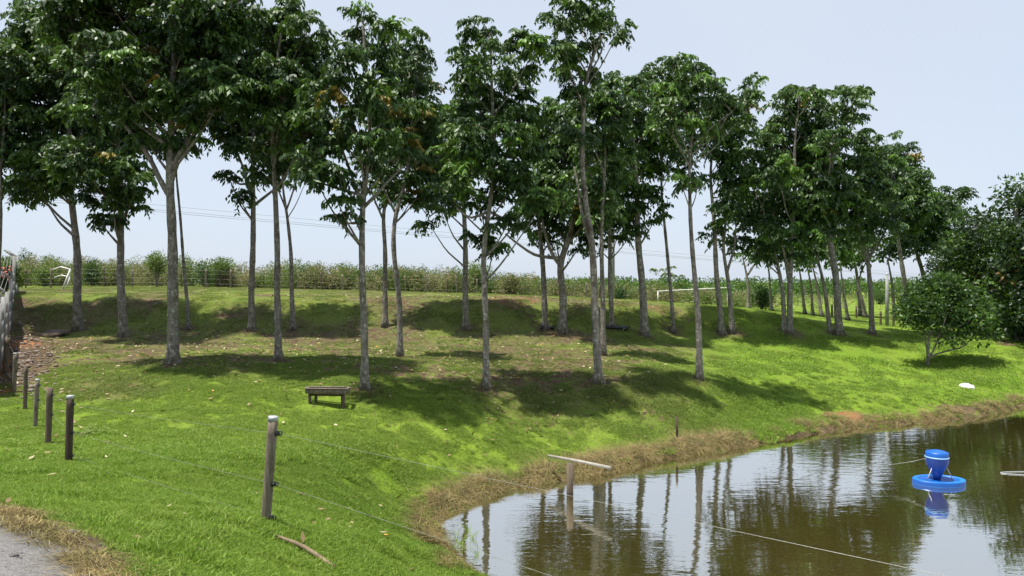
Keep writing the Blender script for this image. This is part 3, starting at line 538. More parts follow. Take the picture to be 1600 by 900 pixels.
 ('far pale stem just left of the thick stem with the lone tuft', (1325, 508), 7, [(1325,508),(1318,450),(1312,415)], [(1316,402,20,13),(1322,382,24,16)], [], 'far'),
 ('far stem with a shallow fork, right of the thick stem with the lone tuft', (1345, 505), 7, [(1345,505),(1340,440),(1334,405)], [(1334,398,20,13),(1330,380,24,15)], [[(1340,440),(1350,415),(1358,398)]], 'far'),
 ('far slanting stem directly left of the slingshot-shaped fork', (1353, 510), 8, [(1353,510),(1343,450),(1335,405)], [(1340,395,22,13),(1355,380,22,14)], [], 'far'),
 ('far dark stem right beside the grey pole', (1398, 503), 7, [(1398,503),(1394,440),(1386,400)], [(1392,392,22,14),(1405,375,24,16)], [], 'far'),
]
for i, (lab, base, wp, path, blobs, limbs, kit) in enumerate(TREES):
    D = {'mid': None, 'near': None, 'far': 52+(i*7 % 9)}[kit]
    fresh = 0.22 if base[0] in (1093,) else (0.13 if base[0] > 700 else 0.04); age = 0.04 if base[0] in (570, 1128, 935, 602, 625) else 0.008
    B = make_tree('plantation_tree', 'slender plantation tree: '+lab if False else lab, PG, base, path, wp, blobs, kit, 'leaf', limbs, seed=i*3+1, age=age, fresh=fresh, D=D,
                  dens={'near': 7.6, 'mid': 4.5, 'far': 3.0}[kit], scale={'near': 0.88, 'mid': 1.0, 'far': 1.1}[kit], sep={'near': 0.22, 'mid': 0.28, 'far': 0.4}[kit], lob={'near': 1.12, 'mid': 1.12, 'far': 1.2}[kit], flare=1.75, dspread={'near': 1.5, 'mid': 2.4, 'far': 1.2}[kit])
print('leaf tris plantation', TRI[0])
# small bushy tree on the right lawn
make_tree('bushy_tree', 'small bushy tree with several low stems standing alone on the right lawn', None, (1449, 572), [(1449,572),(1450,550),(1451,525),(1455,490),(1465,455)], 5.5,
   [(1440,480,30,24),(1470,455,34,20),(1500,475,36,26),(1522,500,24,22),(1420,492,22,16),(1478,498,36,22),(1505,520,26,16),(1532,512,16,16),(1450,462,28,18),(1446,505,26,16),(1410,500,12,10),(1528,482,18,14),(1487,444,20,10),(1535,528,12,10),(1478,530,14,8)],
   'small', 'leaf2', [[(1449,566),(1462,545),(1470,520),(1478,490)],[(1449,560),(1465,552),(1485,548),(1510,540),(1520,520)],[(1449,560),(1447,530),(1440,495)]], seed=303, dens=13.0, fresh=0.10, age=0.0, sep=0.15, scale=1.1, lob=1.08, dspread=0.7, flare=1.2, lift=0.45)
# dark grove at the right edge
GR = 'tall dense trees at the right edge'
for i, (lab, base, wp, path, blobs, mt, Dg) in enumerate([
   ('dense olive-green tree, leftmost of the dark grove behind the small bushy tree', (1545, 530), 14, [(1545,530),(1540,470),(1535,400)], [(1535,350,32,18),(1512,345,20,10),(1510,390,34,24),(1550,385,36,26),(1530,425,38,28),(1560,440,34,30),(1510,450,26,26),(1545,480,36,26),(1500,420,24,20),(1530,505,24,18),(1555,512,26,16),(1480,400,24,14)], 'leaf2', 42),
   ('tall dark tree filling the right frame edge, its crown reaching nearly to the ground', (1598, 540), 18, [(1598,540),(1595,470),(1590,400),(1588,320)], [(1592,292,22,13),(1572,312,20,12),(1585,335,32,18),(1610,320,30,20),(1575,365,30,22),(1605,380,36,30),(1580,410,34,28),(1610,440,40,32),(1580,455,32,28),(1600,490,36,28),(1570,495,26,24),(1585,518,26,14),(1612,515,30,18)], 'leaf2', 39),
   ('dense tree just beyond the right frame edge', (1690, 545), 18, [(1690,545),(1690,450),(1690,340)], [(1690,330,60,40),(1660,400,60,50),(1710,400,60,50),(1660,480,60,50),(1710,490,60,45),(1740,360,50,50)], 'leaf2', 37),
   ('distant dark tree showing between the plantation and the grove', (1500, 500), 10, [(1500,500),(1500,420),(1500,380)], [(1495,390,26,15),(1480,420,26,16),(1505,430,30,22),(1490,455,28,20)], 'leaf2', 52)]):
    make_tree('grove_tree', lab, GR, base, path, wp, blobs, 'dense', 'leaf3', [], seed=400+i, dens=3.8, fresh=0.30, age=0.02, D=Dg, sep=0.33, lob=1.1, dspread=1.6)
print('leaf tris +grove', TRI[0])

# ------------------------------------------------------------------ scrub, bushes, far woodland
def bush_points(C, r, n, rng, low=0.0):
    d = unit(rng.normal(0, 1, (n, 3)))*(rng.uniform(0, 1, n)**0.4)[:, None]; d[:, 2] = np.abs(d[:, 2]) if low else d[:, 2]
    return C+d*np.array(r)
def stuff_foliage(name, C, scale, kit, mt, tint, rng, label=None):
    V_, Q_, T_ = foliage(C, scale, kit, tint, rng); TRI[0] += 2*len(Q_)
    return tag(obj(name, mesh_np(name, V_, Q_, MAT[mt], False, {'tint': ('FLOAT_VECTOR', T_)})), label, kind='stuff', cat='vegetation')
rng = np.random.default_rng(11); Cs = []; Tn = []
for i in range(250):
    px = rng.uniform(-60, 1060) if i < 215 else rng.uniform(1060, 1200); D = rng.uniform(68, 82); x = (px-800)/F*D; z0 = gz(x, D)
    topy = np.interp(px, [0, 250, 500, 700, 850, 950, 1100, 1400], [402, 407, 412, 418, 432, 440, 452, 464])+rng.normal(0, 5)+16*(fbm(px*0.02, 3.3, 2)-0.5)
    top = CAMZ-(topy-HOR)/F*D; h = max(0.7, top-z0)
    if px > 850: h *= rng.uniform(.6, 1.0)
    n = int(rng.uniform(34, 60)*min(1.3, h/2)); wd = rng.uniform(1.0, 2.0)
    Cs.append(bush_points(np.array([x, D, z0]), (wd, 0.9, h*0.92), n, rng, 1)); tone = rng.uniform(0, 1); br = rng.uniform() < 0.55; lt = rng.uniform() < 0.35
    Tn.append(np.stack([np.clip(tone+rng.normal(0, .2, n), 0, 1), (rng.uniform(0, 1, n) < (0.85 if br else 0.2))*rng.uniform(.4, 1, n), (rng.uniform(0, 1, n) < (0.8 if lt else 0.12))*rng.uniform(.3, .9, n)], -1))
Cs = np.concatenate(Cs); Tn = np.concatenate(Tn)
stuff_foliage('roadside_scrub', Cs, rng.uniform(.7, 1.2, len(Cs)), 'bush', 'scrub', Tn, rng, 'mixed green and dry brown scrub growing thick behind the field fence')
# rough meadow to the right beyond the bank
n = 1500; D = rng.uniform(62, 190, n); px = rng.uniform(1060, 1560, n); x = (px-800)/F*D; z = height(x, D); keep = fbm(x*0.15, D*0.15) > 0.42; Cm = np.stack([x, D, z+0.25], -1)[keep]; n = len(Cm)
stuff_foliage('meadow_scrub', Cm, rng.uniform(.6, 1.5, n), 'bush', 'scrub', np.stack([rng.uniform(.3, 1, n), (rng.uniform(0, 1, n) < 0.45)*rng.uniform(.4, 1, n), (rng.uniform(0, 1, n) < 0.5)*rng.uniform(.2, .8, n)], -1), rng, 'tall tan and green rough growth of the low meadow beyond the bank')
# woodland far away
n = 1150; px = rng.uniform(800, 1760, n); D = rng.uniform(190, 260, n); x = (px-800)/F*D; ty = 439+rng.uniform(0, 20, n)+3*(fbm(px*0.03, px*0)-0.5)*2; z = CAMZ-(ty-HOR)/F*D
Cw = np.stack([x, D, z], -1)
stuff_foliage('far_woodland', Cw, rng.uniform(.7, 1.3, n), 'wood', 'leaf2', np.stack([rng.uniform(.4, 1, n), 0*px, (rng.uniform(0, 1, n) < .5)*rng.uniform(0.2, .8, n)], -1), rng, 'even-topped dark green woodland on the far right skyline')
mb = MB()
for i in range(0, n, 6): mb.tube([(Cw[i, 0], Cw[i, 1], gz(Cw[i, 0], Cw[i, 1])-0.2), Cw[i]], [0.25, 0.12], 5, False)
tag(mb.build('far_woodland_stem', MAT['bark']), 'stems holding up the far woodland', 'vegetation', kind='stuff')

def shrub(name, label, cat, px, D, topy, wpx, kit='bush', mt='scrub', nb=40, tint=(0.4, 0, 0), group=None, seed=0, botfrac=0.15, stem=True, scale=1.0):
    r = np.random.default_rng(seed+900); x = (px-800)/F*D; z0 = gz(x, D); top = CAMZ-(topy-HOR)/F*D; h = max(0.8, top-z0); wd = wpx*D/F/2
    root = thing(name, (x, D, z0), label, cat, group); c = np.array([0, 0, z0*0+h*(0.5+botfrac/2)])
    P = bush_points(c, (wd*0.85, wd*0.8, h*(0.5-botfrac/2)*0.9), nb, r)
    mb = MB()
    for q in P[:: 2]: mb.tube([(0, 0, -0.1), (q[0]*0.3, q[1]*0.3, q[2]*0.5), q], [0.05, 0.035, 0.012], 4, False)
    obj('stem', mb.mesh('stem', MAT['bark']), root)
    t = np.stack([np.clip(r.normal(tint[0], .2, nb), 0, 1), np.clip((r.uniform(0, 1, nb) < tint[1])*r.uniform(.5, 1, nb), 0, 1), (r.uniform(0, 1, nb) < tint[2])*r.uniform(.4, 1, nb)], -1)
    V_, Q_, T_ = foliage(P, scale*r.uniform(.7, 1.2, nb), kit, t, r); TRI[0] += 2*len(Q_)
    obj('foliage', mesh_np('foliage', V_, Q_, MAT[mt], False, {'tint': ('FLOAT_VECTOR', T_)}), root)
    return root
for i, a in enumerate([
  ('round_bush', 'rounded bright green bush behind the left goal', 'bush', 72, 66, 415, 34, 'bush', 'scrub', 60, (0.5, 0, .4)),
  ('round_bush', 'dark green upright bush between the two leftmost trunks', 'bush', 143, 66, 405, 26, 'bush', 'leaf2', 60, (0.3, 0, .1)),
  ('feathery_tree', 'pale feathery small tree with a grey stem standing in front of the left scrub', 'small tree', 245, 60, 394, 32, 'bush', 'scrub', 60, (1.0, 0, .9)),
  ('round_bush', 'dark dense bush right of the thick forked trunk', 'bush', 318, 67, 410, 32, 'bush', 'leaf2', 55, (0.6, 0, .3)),
  ('feathery_tree', 'pale feathery small tree left of the stem with the drooping low crown', 'small tree', 742, 70, 412, 44, 'bush', 'scrub', 70, (1.0, 0, .8)),
  ('round_bush', 'rounded brown bush right of the low-hanging crown', 'bush', 800, 66, 429, 26, 'bush', 'scrub', 80, (0.1, .7, 0)),
  ('round_bush', 'leafy bush growing behind the tree with the wide Y fork', 'bush', 880, 70, 430, 40, 'bush', 'scrub', 50, (0.5, .1, .3)),
  ('round_bush', 'small dark spiky bush beside the small palm', 'bush', 966, 66, 449, 20, 'bush', 'leaf2', 40, (0.3, 0, 0)),
  ('round_bush', 'pale green bush at the left post of the far white goal', 'bush', 1035, 72, 443, 36, 'bush', 'scrub', 70, (0.8, .1, .6)),
  ('round_bush', 'dark green bush under the leaning stems left of the bank end', 'bush', 1190, 62, 441, 26, 'bush', 'leaf2', 70, (0.4, 0, .2)),
  ('round_bush', 'dark hedge-like bush between the far thin stems', 'bush', 1374, 95, 455, 34, 'bush', 'leaf2', 70, (0.6, 0, .3)),
  ('feathery_tree', 'bushy green tree left of the thin dark stem, in the left scrub', 'small tree', 345, 70, 405, 40, 'bush', 'scrub', 60, (0.6, 0, .5)),
  ]): shrub(*a, seed=i, botfrac=(0.45 if 'tree' in a[0] else 0.0))
# open umbrella-like tree above the far goal
rng = np.random.default_rng(55)
make_tree('umbrella_tree', 'sparse tree with flat tiers of big pale leaves above the far white goal', None, (1042, 478), [(1042,478),(1043,455),(1042,440)], 4,
   [(1025,424,12,3),(1042,420,14,3),(1058,432,10,4),(1030,442,14,4),(1060,446,10,4),(1018,452,8,4),(1045,430,10,3)], 'mid', 'scrub', [], seed=77, dens=2.2, fresh=.9, age=0, D=74, sep=0.4, scale=0.8)
# small palm
px, D = 985, 76; x = (px-800)/F*D; z0 = gz(x, D); zt = CAMZ-(452-HOR)/F*D
root = thing('small_palm', (x, D, z0), 'small palm with arching fronds on the skyline left of the far goal', 'palm'); mb = MB(); mb.tube([(x, D, z0-0.1), (x+.05, D, zt)], [0.14, 0.10], 8); mb.build('trunk', MAT['bark'], root, True)
for k in range(11):
    a = k*2.4; P = []; Dv = []
    for s in np.linspace(0.1, 1, 14):
        p = np.array([math.cos(a)*s*1.25, math.sin(a)*s*1.25, 0.85*s-1.25*s*s+0.0]); sd = np.array([-math.sin(a), math.cos(a), 0])
        for q in (-1, 1): P.append(p); Dv.append(sd*q+np.array([math.cos(a), math.sin(a), -0.6])*0.6)
    P = np.array(P)+np.array([0.05, 0, zt-z0]); Dv = unit(np.array(Dv)); S = unit(np.cross(Dv, [0, 0, 1.0])); V_, Q_ = quad_leaves(P, Dv, S, np.full(len(P), .42), np.full(len(P), .07))
    obj('frond', mesh_np('frond', V_, Q_, MAT['leaf2'], False, {'tint': ('FLOAT_VECTOR', np.tile([1.0, 0, .4], (len(V_), 1)))}), root)
# flowering shrub by the wall
root = shrub('flowering_shrub', 'shrub with clusters of red flowers at the concrete wall', 'shrub', 6, 40, 408, 46, 'small', 'scrub', 60, (0.4, 0, .4), None, 70)
r = np.random.default_rng(5)
for px, py in [(3, 419), (0, 416), (17, 420), (9, 428), (8, 431), (-6, 424), (13, 436)]:
    p = ray(px, py, 39.3); mb = MB()
    for q in range(7): d = unit(r.normal(0, 1, 3)); mb.lathe([(0.001, -.05), (.06, -.02), (.05, .04), (.001, .05)], p+d*0.11, 6)
    mb.build('flower', MAT['flower'], root)

# ------------------------------------------------------------------ fences
def post_mb(x, y, z, h, r, lean=(0, 0), n=9, seed=0):
    t = np.linspace(0, 1, 7); rg = np.random.default_rng(seed+1); mb = MB()
    P = np.stack([x+lean[0]*t+rg.normal(0, r*0.06, 7), y+lean[1]*t, z-0.15+(h+0.15)*t], -1); mb.tube(P, r*(1+rg.normal(0, .04, 7)), n); return mb
root = thing('field_fence', (0, 66, gz(0, 66)), 'long field fence of thin wooden posts and wires in front of the scrub', 'fence')
FP = []
for i, px in enumerate([40, 79, 125, 163, 206, 246, 284, 321, 360, 398, 430, 465, 502, 536, 567, 603, 634, 666, 698, 714, 745, 786, 813, 842, 868, 894, 917, 936, 968, 998, 1020, 1051, 1082, 1101, 1122, 1152, 1186, 1222]):
    D = 60+ (i*0.35); x = (px-800)/F*D; z = gz(x, D); h = 1.55+0.15*math.sin(i*2.7); lx = 0.08*math.sin(i*1.9)
    post_mb(x, D, z, h, 0.065+0.015*math.sin(i), (lx, 0), 6, i).build('post', MAT['wood'] if i % 3 else MAT['brownwood'], root, True); FP.append((x+lx*0.7, D-0.07, z))
for hh in (0.35, 0.75, 1.15, 1.45):
    mb = MB(); mb.tube([(p[0], p[1], p[2]+hh) for p in FP], 0.004, 4, False); mb.build('wire', MAT['wire'], root)
# low fence stubs in the meadow
root = thing('meadow_fence', tuple(hit(1330, 492)), 'short row of thick wooden stubs in the meadow behind the far stems', 'fence'); q0 = []
for px, py in [(1268, 492), (1300, 490), (1338, 492), (1376, 508), (1396, 500)]:
    D = 47 if px > 1370 else 56; x = (px-800)/F*D; z = gz(x, D); post_mb(x, D, z, 0.9, 0.07, (0, 0), 7, px).build('post', MAT['brownwood'], root, True); q0.append((x, D-.08, z+.7))
mb = MB(); mb.tube(q0, 0.008, 4, False); mb.build('wire', MAT['wire'], root)

# near electric fence
ef = thing('electric_fence', (-2.77, 8.3, gz(-2.77, 8.3)), 'near electric wire fence of round wooden posts running from the left edge to the pond', 'fence')
posts = [((415, 805), (427, 652), 15, 'wood', 'nearest pale grey post with a metal cap and black insulators', True, [675, 748, 797]),
         ((107, 722), (110, 619), 10.5, 'darkwood', 'dark almost black post with a metal cap', True, [632, 676, 712]),
         ((75, 695), (78, 606), 9, 'brownwood', 'grey-brown slightly leaning post without a cap', False, [617, 648]),
         ((55, 668), (58.5, 593), 6.2, 'wood', 'fourth post along, thin with a small grey cap', True, [602, 625]),
         ((39, 640), (40.5, 571), 5.8, 'brownwood', None, False, [580, 603]),
         ((22, 613), (24, 552), 6, 'wood', None, True, [560, 580]),
         ((9, 585), (11, 528), 7.5, 'brownwood', None, False, [540]),]
tops = []
for i, (b, t, wd, m_, lab, cap, ins) in enumerate(posts):
    if i == 0: B = np.array([(b[0]-800)/F*8.3, 8.3, 0])
    else: B = hit(*b, Dmax=30)
    D = B[1]; B[2] = min(gz(B[0], D), CAMZ-(b[1]-HOR)/F*D+0.02); T = ray(t[0], t[1], D); r = wd*D/F/2
    mb = MB(); tt = np.linspace(-0.12, 1, 8); P = B[None]+(T-B)[None]*tt[:, None]; mb.tube(P, r*(1+0.03*np.sin(tt*9+i)), 14); o = mb.build('post', MAT[m_], ef, True)
    if lab: o['label'] = lab
    if cap:
        mb = MB(); u = unit(T-B); mb.tube([T-u*0.055*(wd*D/F/0.14), T+u*0.006, T+u*0.012], [r*1.05, r*1.04, r*0.95], 14); mb.build('cap', MAT['cap'], o, True)
    for k, iy in enumerate(ins):
        f = (b[1]-iy)/(b[1]-t[1]); c = B+(T-B)*f; s = D/F*1.0; mb = MB(); sc_ = 1 if i == 0 else 0.8
        x0 = c+np.array([r*0.9, -r*0.3, 0]); mb.tube([x0-np.array([.01, 0, 0]), x0+np.array([0.02, 0, 0])*sc_, x0+np.array([0.045, -0.01, -0.006])*sc_], np.array([0.026, 0.03, 0.012])*sc_, 8)
        a_ = np.linspace(0, 2*math.pi, 9); ring = np.stack([x0[0]+0.05*sc_+0.022*sc_*np.cos(a_), x0[1]-0.012+0*a_, x0[2]+0.006+0.024*sc_*np.sin(a_)], -1); mb.tube(ring, 0.008*sc_, 5, False)
        mb.build('insulator', MAT['black'], o, True)
        tops.append((i, k, x0+np.array([0.05*sc_, -0.012, 0.0])))
tp = {(i, k): p for i, k, p in tops}
def wire(a, b, r=0.0016, sag=0.02, mt='wire', parent=ef):
    t = np.linspace(0, 1, 14); P = a[None]+(b-a)[None]*t[:, None]; P[:, 2] -= sag*4*t*(1-t); mb = MB(); mb.tube(P, r, 5, False); return mb.build('wire', MAT[mt], parent, True)
for (a, b) in [((1, 0), (0, 0)), ((1, 1), (0, 1)), ((1, 2), (0, 2)), ((2, 0), (1, 0)), ((2, 1), (1, 1)), ((3, 0), (2, 0)), ((3, 1), (2, 1)), ((4, 0), (3, 0)), ((4, 1), (3, 1)), ((5, 0), (4, 0)), ((5, 1), (4, 1)), ((6, 0), (5, 0))]: wire(tp[a], tp[b])
# a post on the dam face, right of the frame's lower edge, where the wires over the pond end
ex, ey = 3.98, 3.55; z0 = gz(ex, ey); zt_ = 3.02
post_mb(ex, ey, z0, zt_-z0+0.12, 0.06, (0, 0), 12, 3).build('post', MAT['wood'], ef, True)
wire(tp[(0, 0)], np.array([ex, ey-.02, 2.985]), sag=0.0); wire(tp[(0, 1)], np.array([ex, ey-.02, 2.13]), sag=0.0); 

# concrete wall at the far left, receding
cwl = thing('concrete_wall', (-22, 30, gz(-22, 30)), 'grey concrete panel wall with angled post tops receding at the left edge', 'wall')
WP = [(-12, 19.5), (-2, 23), (5, 26.5), (11, 30), (17, 34), (22, 38.5), (27, 44)]
WPts = []
for px, D in WP: x = (px-800)/F*D; WPts.append(np.array([x, D, gz(x, D)]))
for i, p in enumerate(WPts):
    mb = MB(); d = unit((WPts[min(i+1, len(WPts)-1)]-WPts[max(i-1, 0)])[:2]); ang = math.atan2(d[1], d[0])
    mb.box(p+np.array([0, 0, 1.0]), (0.13, 0.15, 2.1), rotz(ang)); side = np.array([d[1], -d[0], 0]); side = side if side[0] < 0 else -side
    a = p+np.array([0, 0, 2.0]); b = a+side*0.42+np.array([0, 0, 0.36]); mb.tube([a, b], 0.055, 4); mb.build('post', MAT['concrete'], cwl)
for i in range(len(WPts)-1):
    a, b = WPts[i], WPts[i+1]; L_ = np.linalg.norm((b-a)[:2]); ang = math.atan2(b[1]-a[1], b[0]-a[0]); zb = min(a[2], b[2])-0.1
    for k in range(4):
        zc = (a[2]+b[2])/2+0.22+0.44*k; mb = MB(); mb.box([(a[0]+b[0])/2, (a[1]+b[1])/2, zc], (L_-0.14, 0.05, 0.425), rotz(ang)); mb.build('panel', MAT['concrete'], cwl)
for q, (so, h) in enumerate([(0.12, 2.12), (0.26, 2.24), (0.40, 2.36)]):
    mb = MB(); mb.tube([p+np.array([-so, 0, h]) for p in WPts], 0.008, 4, False); mb.build('barbed_wire', MAT['wire'], cwl)
# wooden gate post by the wall with white insulators
g0 = hit(4, 570, Dmax=34)

# ------------------------------------------------------------------ goals
gl = ray(97, 458, 50); gl[2] = gz(gl[0], 50); root = thing('football_goal', tuple(gl), 'white leaning goal frame seen from its side at the left of the field', 'goal')
f1 = np.array([gl[0], 50, gl[2]]); t1 = ray(110, 421, 50); f2 = ray(103, 458, 60); f2[2] = gz(f2[0], 60); t2 = ray(109.5, 433, 60)
for a, b in ((f1, t1), (f2, t2)): mb = MB(); mb.tube([a-np.array([0, 0, .1]), b], 0.06, 8); mb.build('post', MAT['white'], root, True)
mb = MB(); mb.tube([t1, t2], 0.05, 8); mb.build('crossbar', MAT['white'], root, True)
for pts3 in ([t1, ray(95, 417, 50.4), ray(83, 421, 50.8)], [t2, ray(96, 430, 60.4), ray(85, 433.5, 60.8)]): mb = MB(); mb.tube(pts3, 0.045, 8); mb.build('net_stay', MAT['white'], root, True)
p1 = ray(1028, 478, 58); p1[2] = gz(p1[0], 58); root = thing('football_goal', tuple(p1), 'white goal frame standing upright on the far field, seen from the front', 'goal')
ta, tb = ray(1028, 455, 58), ray(1137, 449.5, 55); p2 = np.array([tb[0], 55, gz(tb[0], 55)])
for a, b in ((p1, ta), (p2, tb)): mb = MB(); mb.tube([a-np.array([0, 0, .1]), b], 0.042, 8); mb.build('post', MAT['white'], root, True)
mb = MB(); mb.tube([ta, tb], 0.034, 8); mb.build('crossbar', MAT['white'], root, True)

# ------------------------------------------------------------------ poles and overhead lines
for px, D, ty, wp, lab, mt in [(957, 62, 335, 7, 'grey concrete utility pole showing behind the long black log', 'concrete'), (1386, 46, 429, 5, 'thin straight grey pole left of the small bushy tree', 'concrete')]:
    x = (px-800)/F*D; z0 = gz(x, D); z1 = CAMZ-(ty-HOR)/F*D; r = wp*D/F/2; root = thing('utility_pole', (x, D, z0), lab, 'pole'); mb = MB(); mb.tube([(x, D, z0-.2), (x, D, (z0+z1)/2), (x, D, z1)], [r*1.1, r, r*0.85], 12); mb.build('shaft', MAT['concrete'], root, True)
    mb = MB(); mb.lathe([(r*0.9, 0), (r*0.95, 0.04), (r*0.5, 0.08), (0.001, 0.09)], (x, D, z1), 12); mb.build('cap', MAT['cap'], root, True)
for dy, lab in [(0, 'highest of the three overhead cables crossing the sky'), (9, 'middle one of the three overhead cables crossing the sky'), (13, 'lowest of the three overhead cables crossing the sky')]:
    A = ray(-250, 272+dy, 70); Bq = ray(1480, 432+dy*0.35, 150); t = np.linspace(0, 1, 50); P = A[None]+(Bq-A)[None]*t[:, None]; P[:, 2] -= 0.9*4*t*(1-t)*0.35; mb = MB(); mb.tube(P, 0.016, 4, False)
    o = mb.build('overhead_cable', MAT['wire']); tag(o, lab, 'power line')

# ------------------------------------------------------------------ feeding trough
b = hit(510, 636, Dmax=30); D = b[1]; m = D/F; cx, cy = b[0], D; zb = gz(cx, cy); tz = CAMZ-(608-HOR)/F*D; W_ = 66*m; Dp = 0.30; ht = tz-zb
root = thing('feeding_trough', (cx, cy, zb), 'weathered wooden trough on short legs standing on the lawn', 'trough'); rot = rotz(R(-6)); C0 = np.array([cx, cy+0.16, 0])
def bx(name, off, dim, mt='wood'):
    mb = MB(); mb.box(C0+rot@np.array([off[0], off[1], 0])+np.array([0, 0, off[2]]), dim, rot); return mb.build(name, MAT[mt], root)
bx('side_board', (0, -Dp/2, tz-0.065), (W_, 0.035, 0.13)); bx('side_board', (0, Dp/2, tz-0.063), (W_, 0.035, 0.13))
bx('end_board', (-W_/2+0.018, 0, tz-0.065), (0.034, Dp-0.04, 0.125)); bx('end_board', (W_/2-0.018, 0, tz-0.065), (0.034, Dp-0.04, 0.125))
bx('rim_rail', (0, -Dp/2-0.003, tz+0.012), (W_+0.05, 0.07, 0.022)); bx('rim_rail', (0, Dp/2+0.003, tz+0.012), (W_+0.05, 0.07, 0.022))
bx('rim_rail', (-W_/2, 0, tz+0.013), (0.07, Dp-0.07, 0.022)); bx('rim_rail', (W_/2, 0, tz+0.013), (0.07, Dp-0.07, 0.022))
bx('trough_floor', (0, 0, tz-0.155), (W_*0.82, Dp*0.7, 0.07), 'darkwood')
for sx in (-1, 1):
    for sy in (-1, 1):
        lh = ht-0.12; bx('leg', (sx*(W_/2-0.09 if sy < 0 else W_/2-0.19), sy*(Dp/2-0.06), zb+lh/2-0.06), (0.06, 0.055, lh+0.10), 'brownwood')

# ------------------------------------------------------------------ things at and in the pond
D = CAMZ*F/(775-HOR)
P0 = np.array([(890.5-800)/F*D, D, 0]); zt = CAMZ-(724-HOR)/F*D
root = thing('pond_post', tuple(P0), 'short dark wooden post standing in the pond water', 'post'); mb = MB(); mb.tube([P0-np.array([0, 0, .6]), P0+np.array([0, 0, .2]), np.array([P0[0], D, zt])], 5.2*D/F, 12); mb.build('shaft', MAT['brownwood'], root, True)
mb = MB(); mb.tube([P0+np.array([0, 0, -.02]), P0+np.array([0, 0, .09])], 5.35*D/F, 12, False); mb.build('wet_band', MAT['darkwood'], root, True)
a = ray(857, 712, D+1.35); a[2] = max(a[2], gz(a[0], a[1])+0.05); b = ray(954, 731, D-0.55); b = np.array([b[0], b[1], b[2]])
mid = a+(b-a)*0.62; mb = MB(); mb.tube([a, (a+b)/2+np.array([0, 0, .01]), b], [0.030, 0.034, 0.036], 10); o = mb.build('wooden_pole', simple('bleached_wood', (0.22, 0.20, 0.17), (0.38, 0.35, 0.31), 6, 0.8, 0.4), None, True); tag(o, 'bleached pole lying across the top of the post in the pond', 'pole')
# thin stake
b = hit(1058, 690, Dmax=30); D = b[1]; T = ray(1057.5, 651, D); root = thing('metal_stake', tuple(b), 'thin dark stake stuck in the dry pond bank', 'stake')
mb = MB(); mb.tube([b-np.array([0, 0, .2]), (b+T)/2, T], 2.0*D/F, 7); mb.build('shaft', MAT['darkwood'], root, True); mb = MB(); mb.tube([T-np.array([.03, 0, .05]), T+np.array([.03, 0, -.05])], .012, 5); mb.build('wire_tie', MAT['wire'], root)
# blue floating fish feeder
D = 17.6; x = (1467-800)/F*D; m = D/F; root = thing('fish_feeder', (x, D, 0), 'bright blue floating fish feeder with a funnel hopper on a round float', 'fish feeder')
RF = 39.5*m
mb = MB(); mb.lathe([(0.001, -0.10), (RF*0.90, -0.10), (RF*0.99, -0.06), (RF, 0.0), (RF, 0.085), (RF*0.99, 0.10), (RF*0.965, 0.106), (RF*0.80, 0.107), (RF*0.775, 0.092), (RF*0.42, 0.088), (0.14, 0.10), (0.001, 0.10)], (x, D, 0), 56, 1, 0.66); mb.build('float', MAT['blue'], root, True)
mb = MB(); mb.lathe([(RF*0.985, 0.102), (RF*0.965, 0.109), (RF*0.80, 0.110), (RF*0.78, 0.098)], (x, D, 0.002), 56, 1, 0.66); mb.build('float_rim', MAT['bluelight'], root, True)
mb = MB(); mb.lathe([(RF*1.003, 0.0), (RF*1.006, 0.006), (RF*1.003, 0.012)], (x, D, 0), 56, 1, 0.66); mb.build('waterline_highlight', MAT['bluelight'], root, True)  # thin lighter ring, a highlight line painted at the waterline
hx = x-3*m; z = lambda py: CAMZ-(py-HOR)/F*D
mb = MB(); mb.lathe([(0.03, z(748)-.02), (0.088, z(747)), (0.095, z(744)), (0.145, z(736)), (0.215, z(728)), (0.247, z(722)), (0.252, z(717)), (0.252, z(713.5))], (hx, D, 0), 40); mb.build('hopper', MAT['deepblue'], root, True)
mb = MB(); mb.lathe([(0.253, z(714.6)), (0.262, z(714.2)), (0.262, z(713.0)), (0.253, z(712.6))], (hx, D, 0), 40); mb.build('hopper_band', simple('pale_blue_band', (0.22, 0.42, 0.72), (0.3, 0.5, 0.8), 4, 0.4, 0), root, True)
mb = MB(); mb.lathe([(0.245, z(712.8)), (0.246, z(706.8)), (0.238, z(706.0)), (0.15, z(704.2)), (0.04, z(702.6)), (0.001, z(702.4))], (hx, D, 0), 40); mb.build('lid', MAT['blue'], root, True)
for a_ in (R(-150), R(-30), R(90)):
    mb = MB(); mb.tube([(hx+math.cos(a_)*0.36, D+math.sin(a_)*0.26, 0.10), (hx+math.cos(a_)*0.20, D+math.sin(a_)*0.20, z(729))], 0.010, 6); mb.build('leg', MAT['cap'], root, True)
# rope from the feeder across the water
A = np.array([hx-0.25, D, z(716)]); pts3 = [A, ray(1420, 722, D+.2), ray(1385, 727, D+.3)]
for px, py in [(1350, 729), (1312, 733), (1280, 738), (1252, 746)]: Dw = CAMZ*F/(py-HOR); pts3.append(np.array([(px-800)/F*Dw, Dw, 0.006]))
mb = MB(); mb.tube(pts3, 0.0045, 5, False); tag(mb.build('mooring_rope', MAT['wire'], None, True), 'thin rope running from the blue feeder to the left over the water', 'rope')
# floating hose loop at the right edge
mb = MB(); a_ = np.linspace(0.35, 2*math.pi-0.5, 40); Dh = CAMZ*F/(740-HOR); cxh = (1612-800)/F*Dh; mb.tube(np.stack([cxh+0.75*np.cos(a_+math.pi*0+0.2)*1.0, Dh+0.16*np.sin(a_), 0*a_+0.010], -1), 0.009, 6); tag(mb.build('floating_hose', MAT['cap'], None, True), 'pale hose loop floating on the water at the right edge', 'hose')

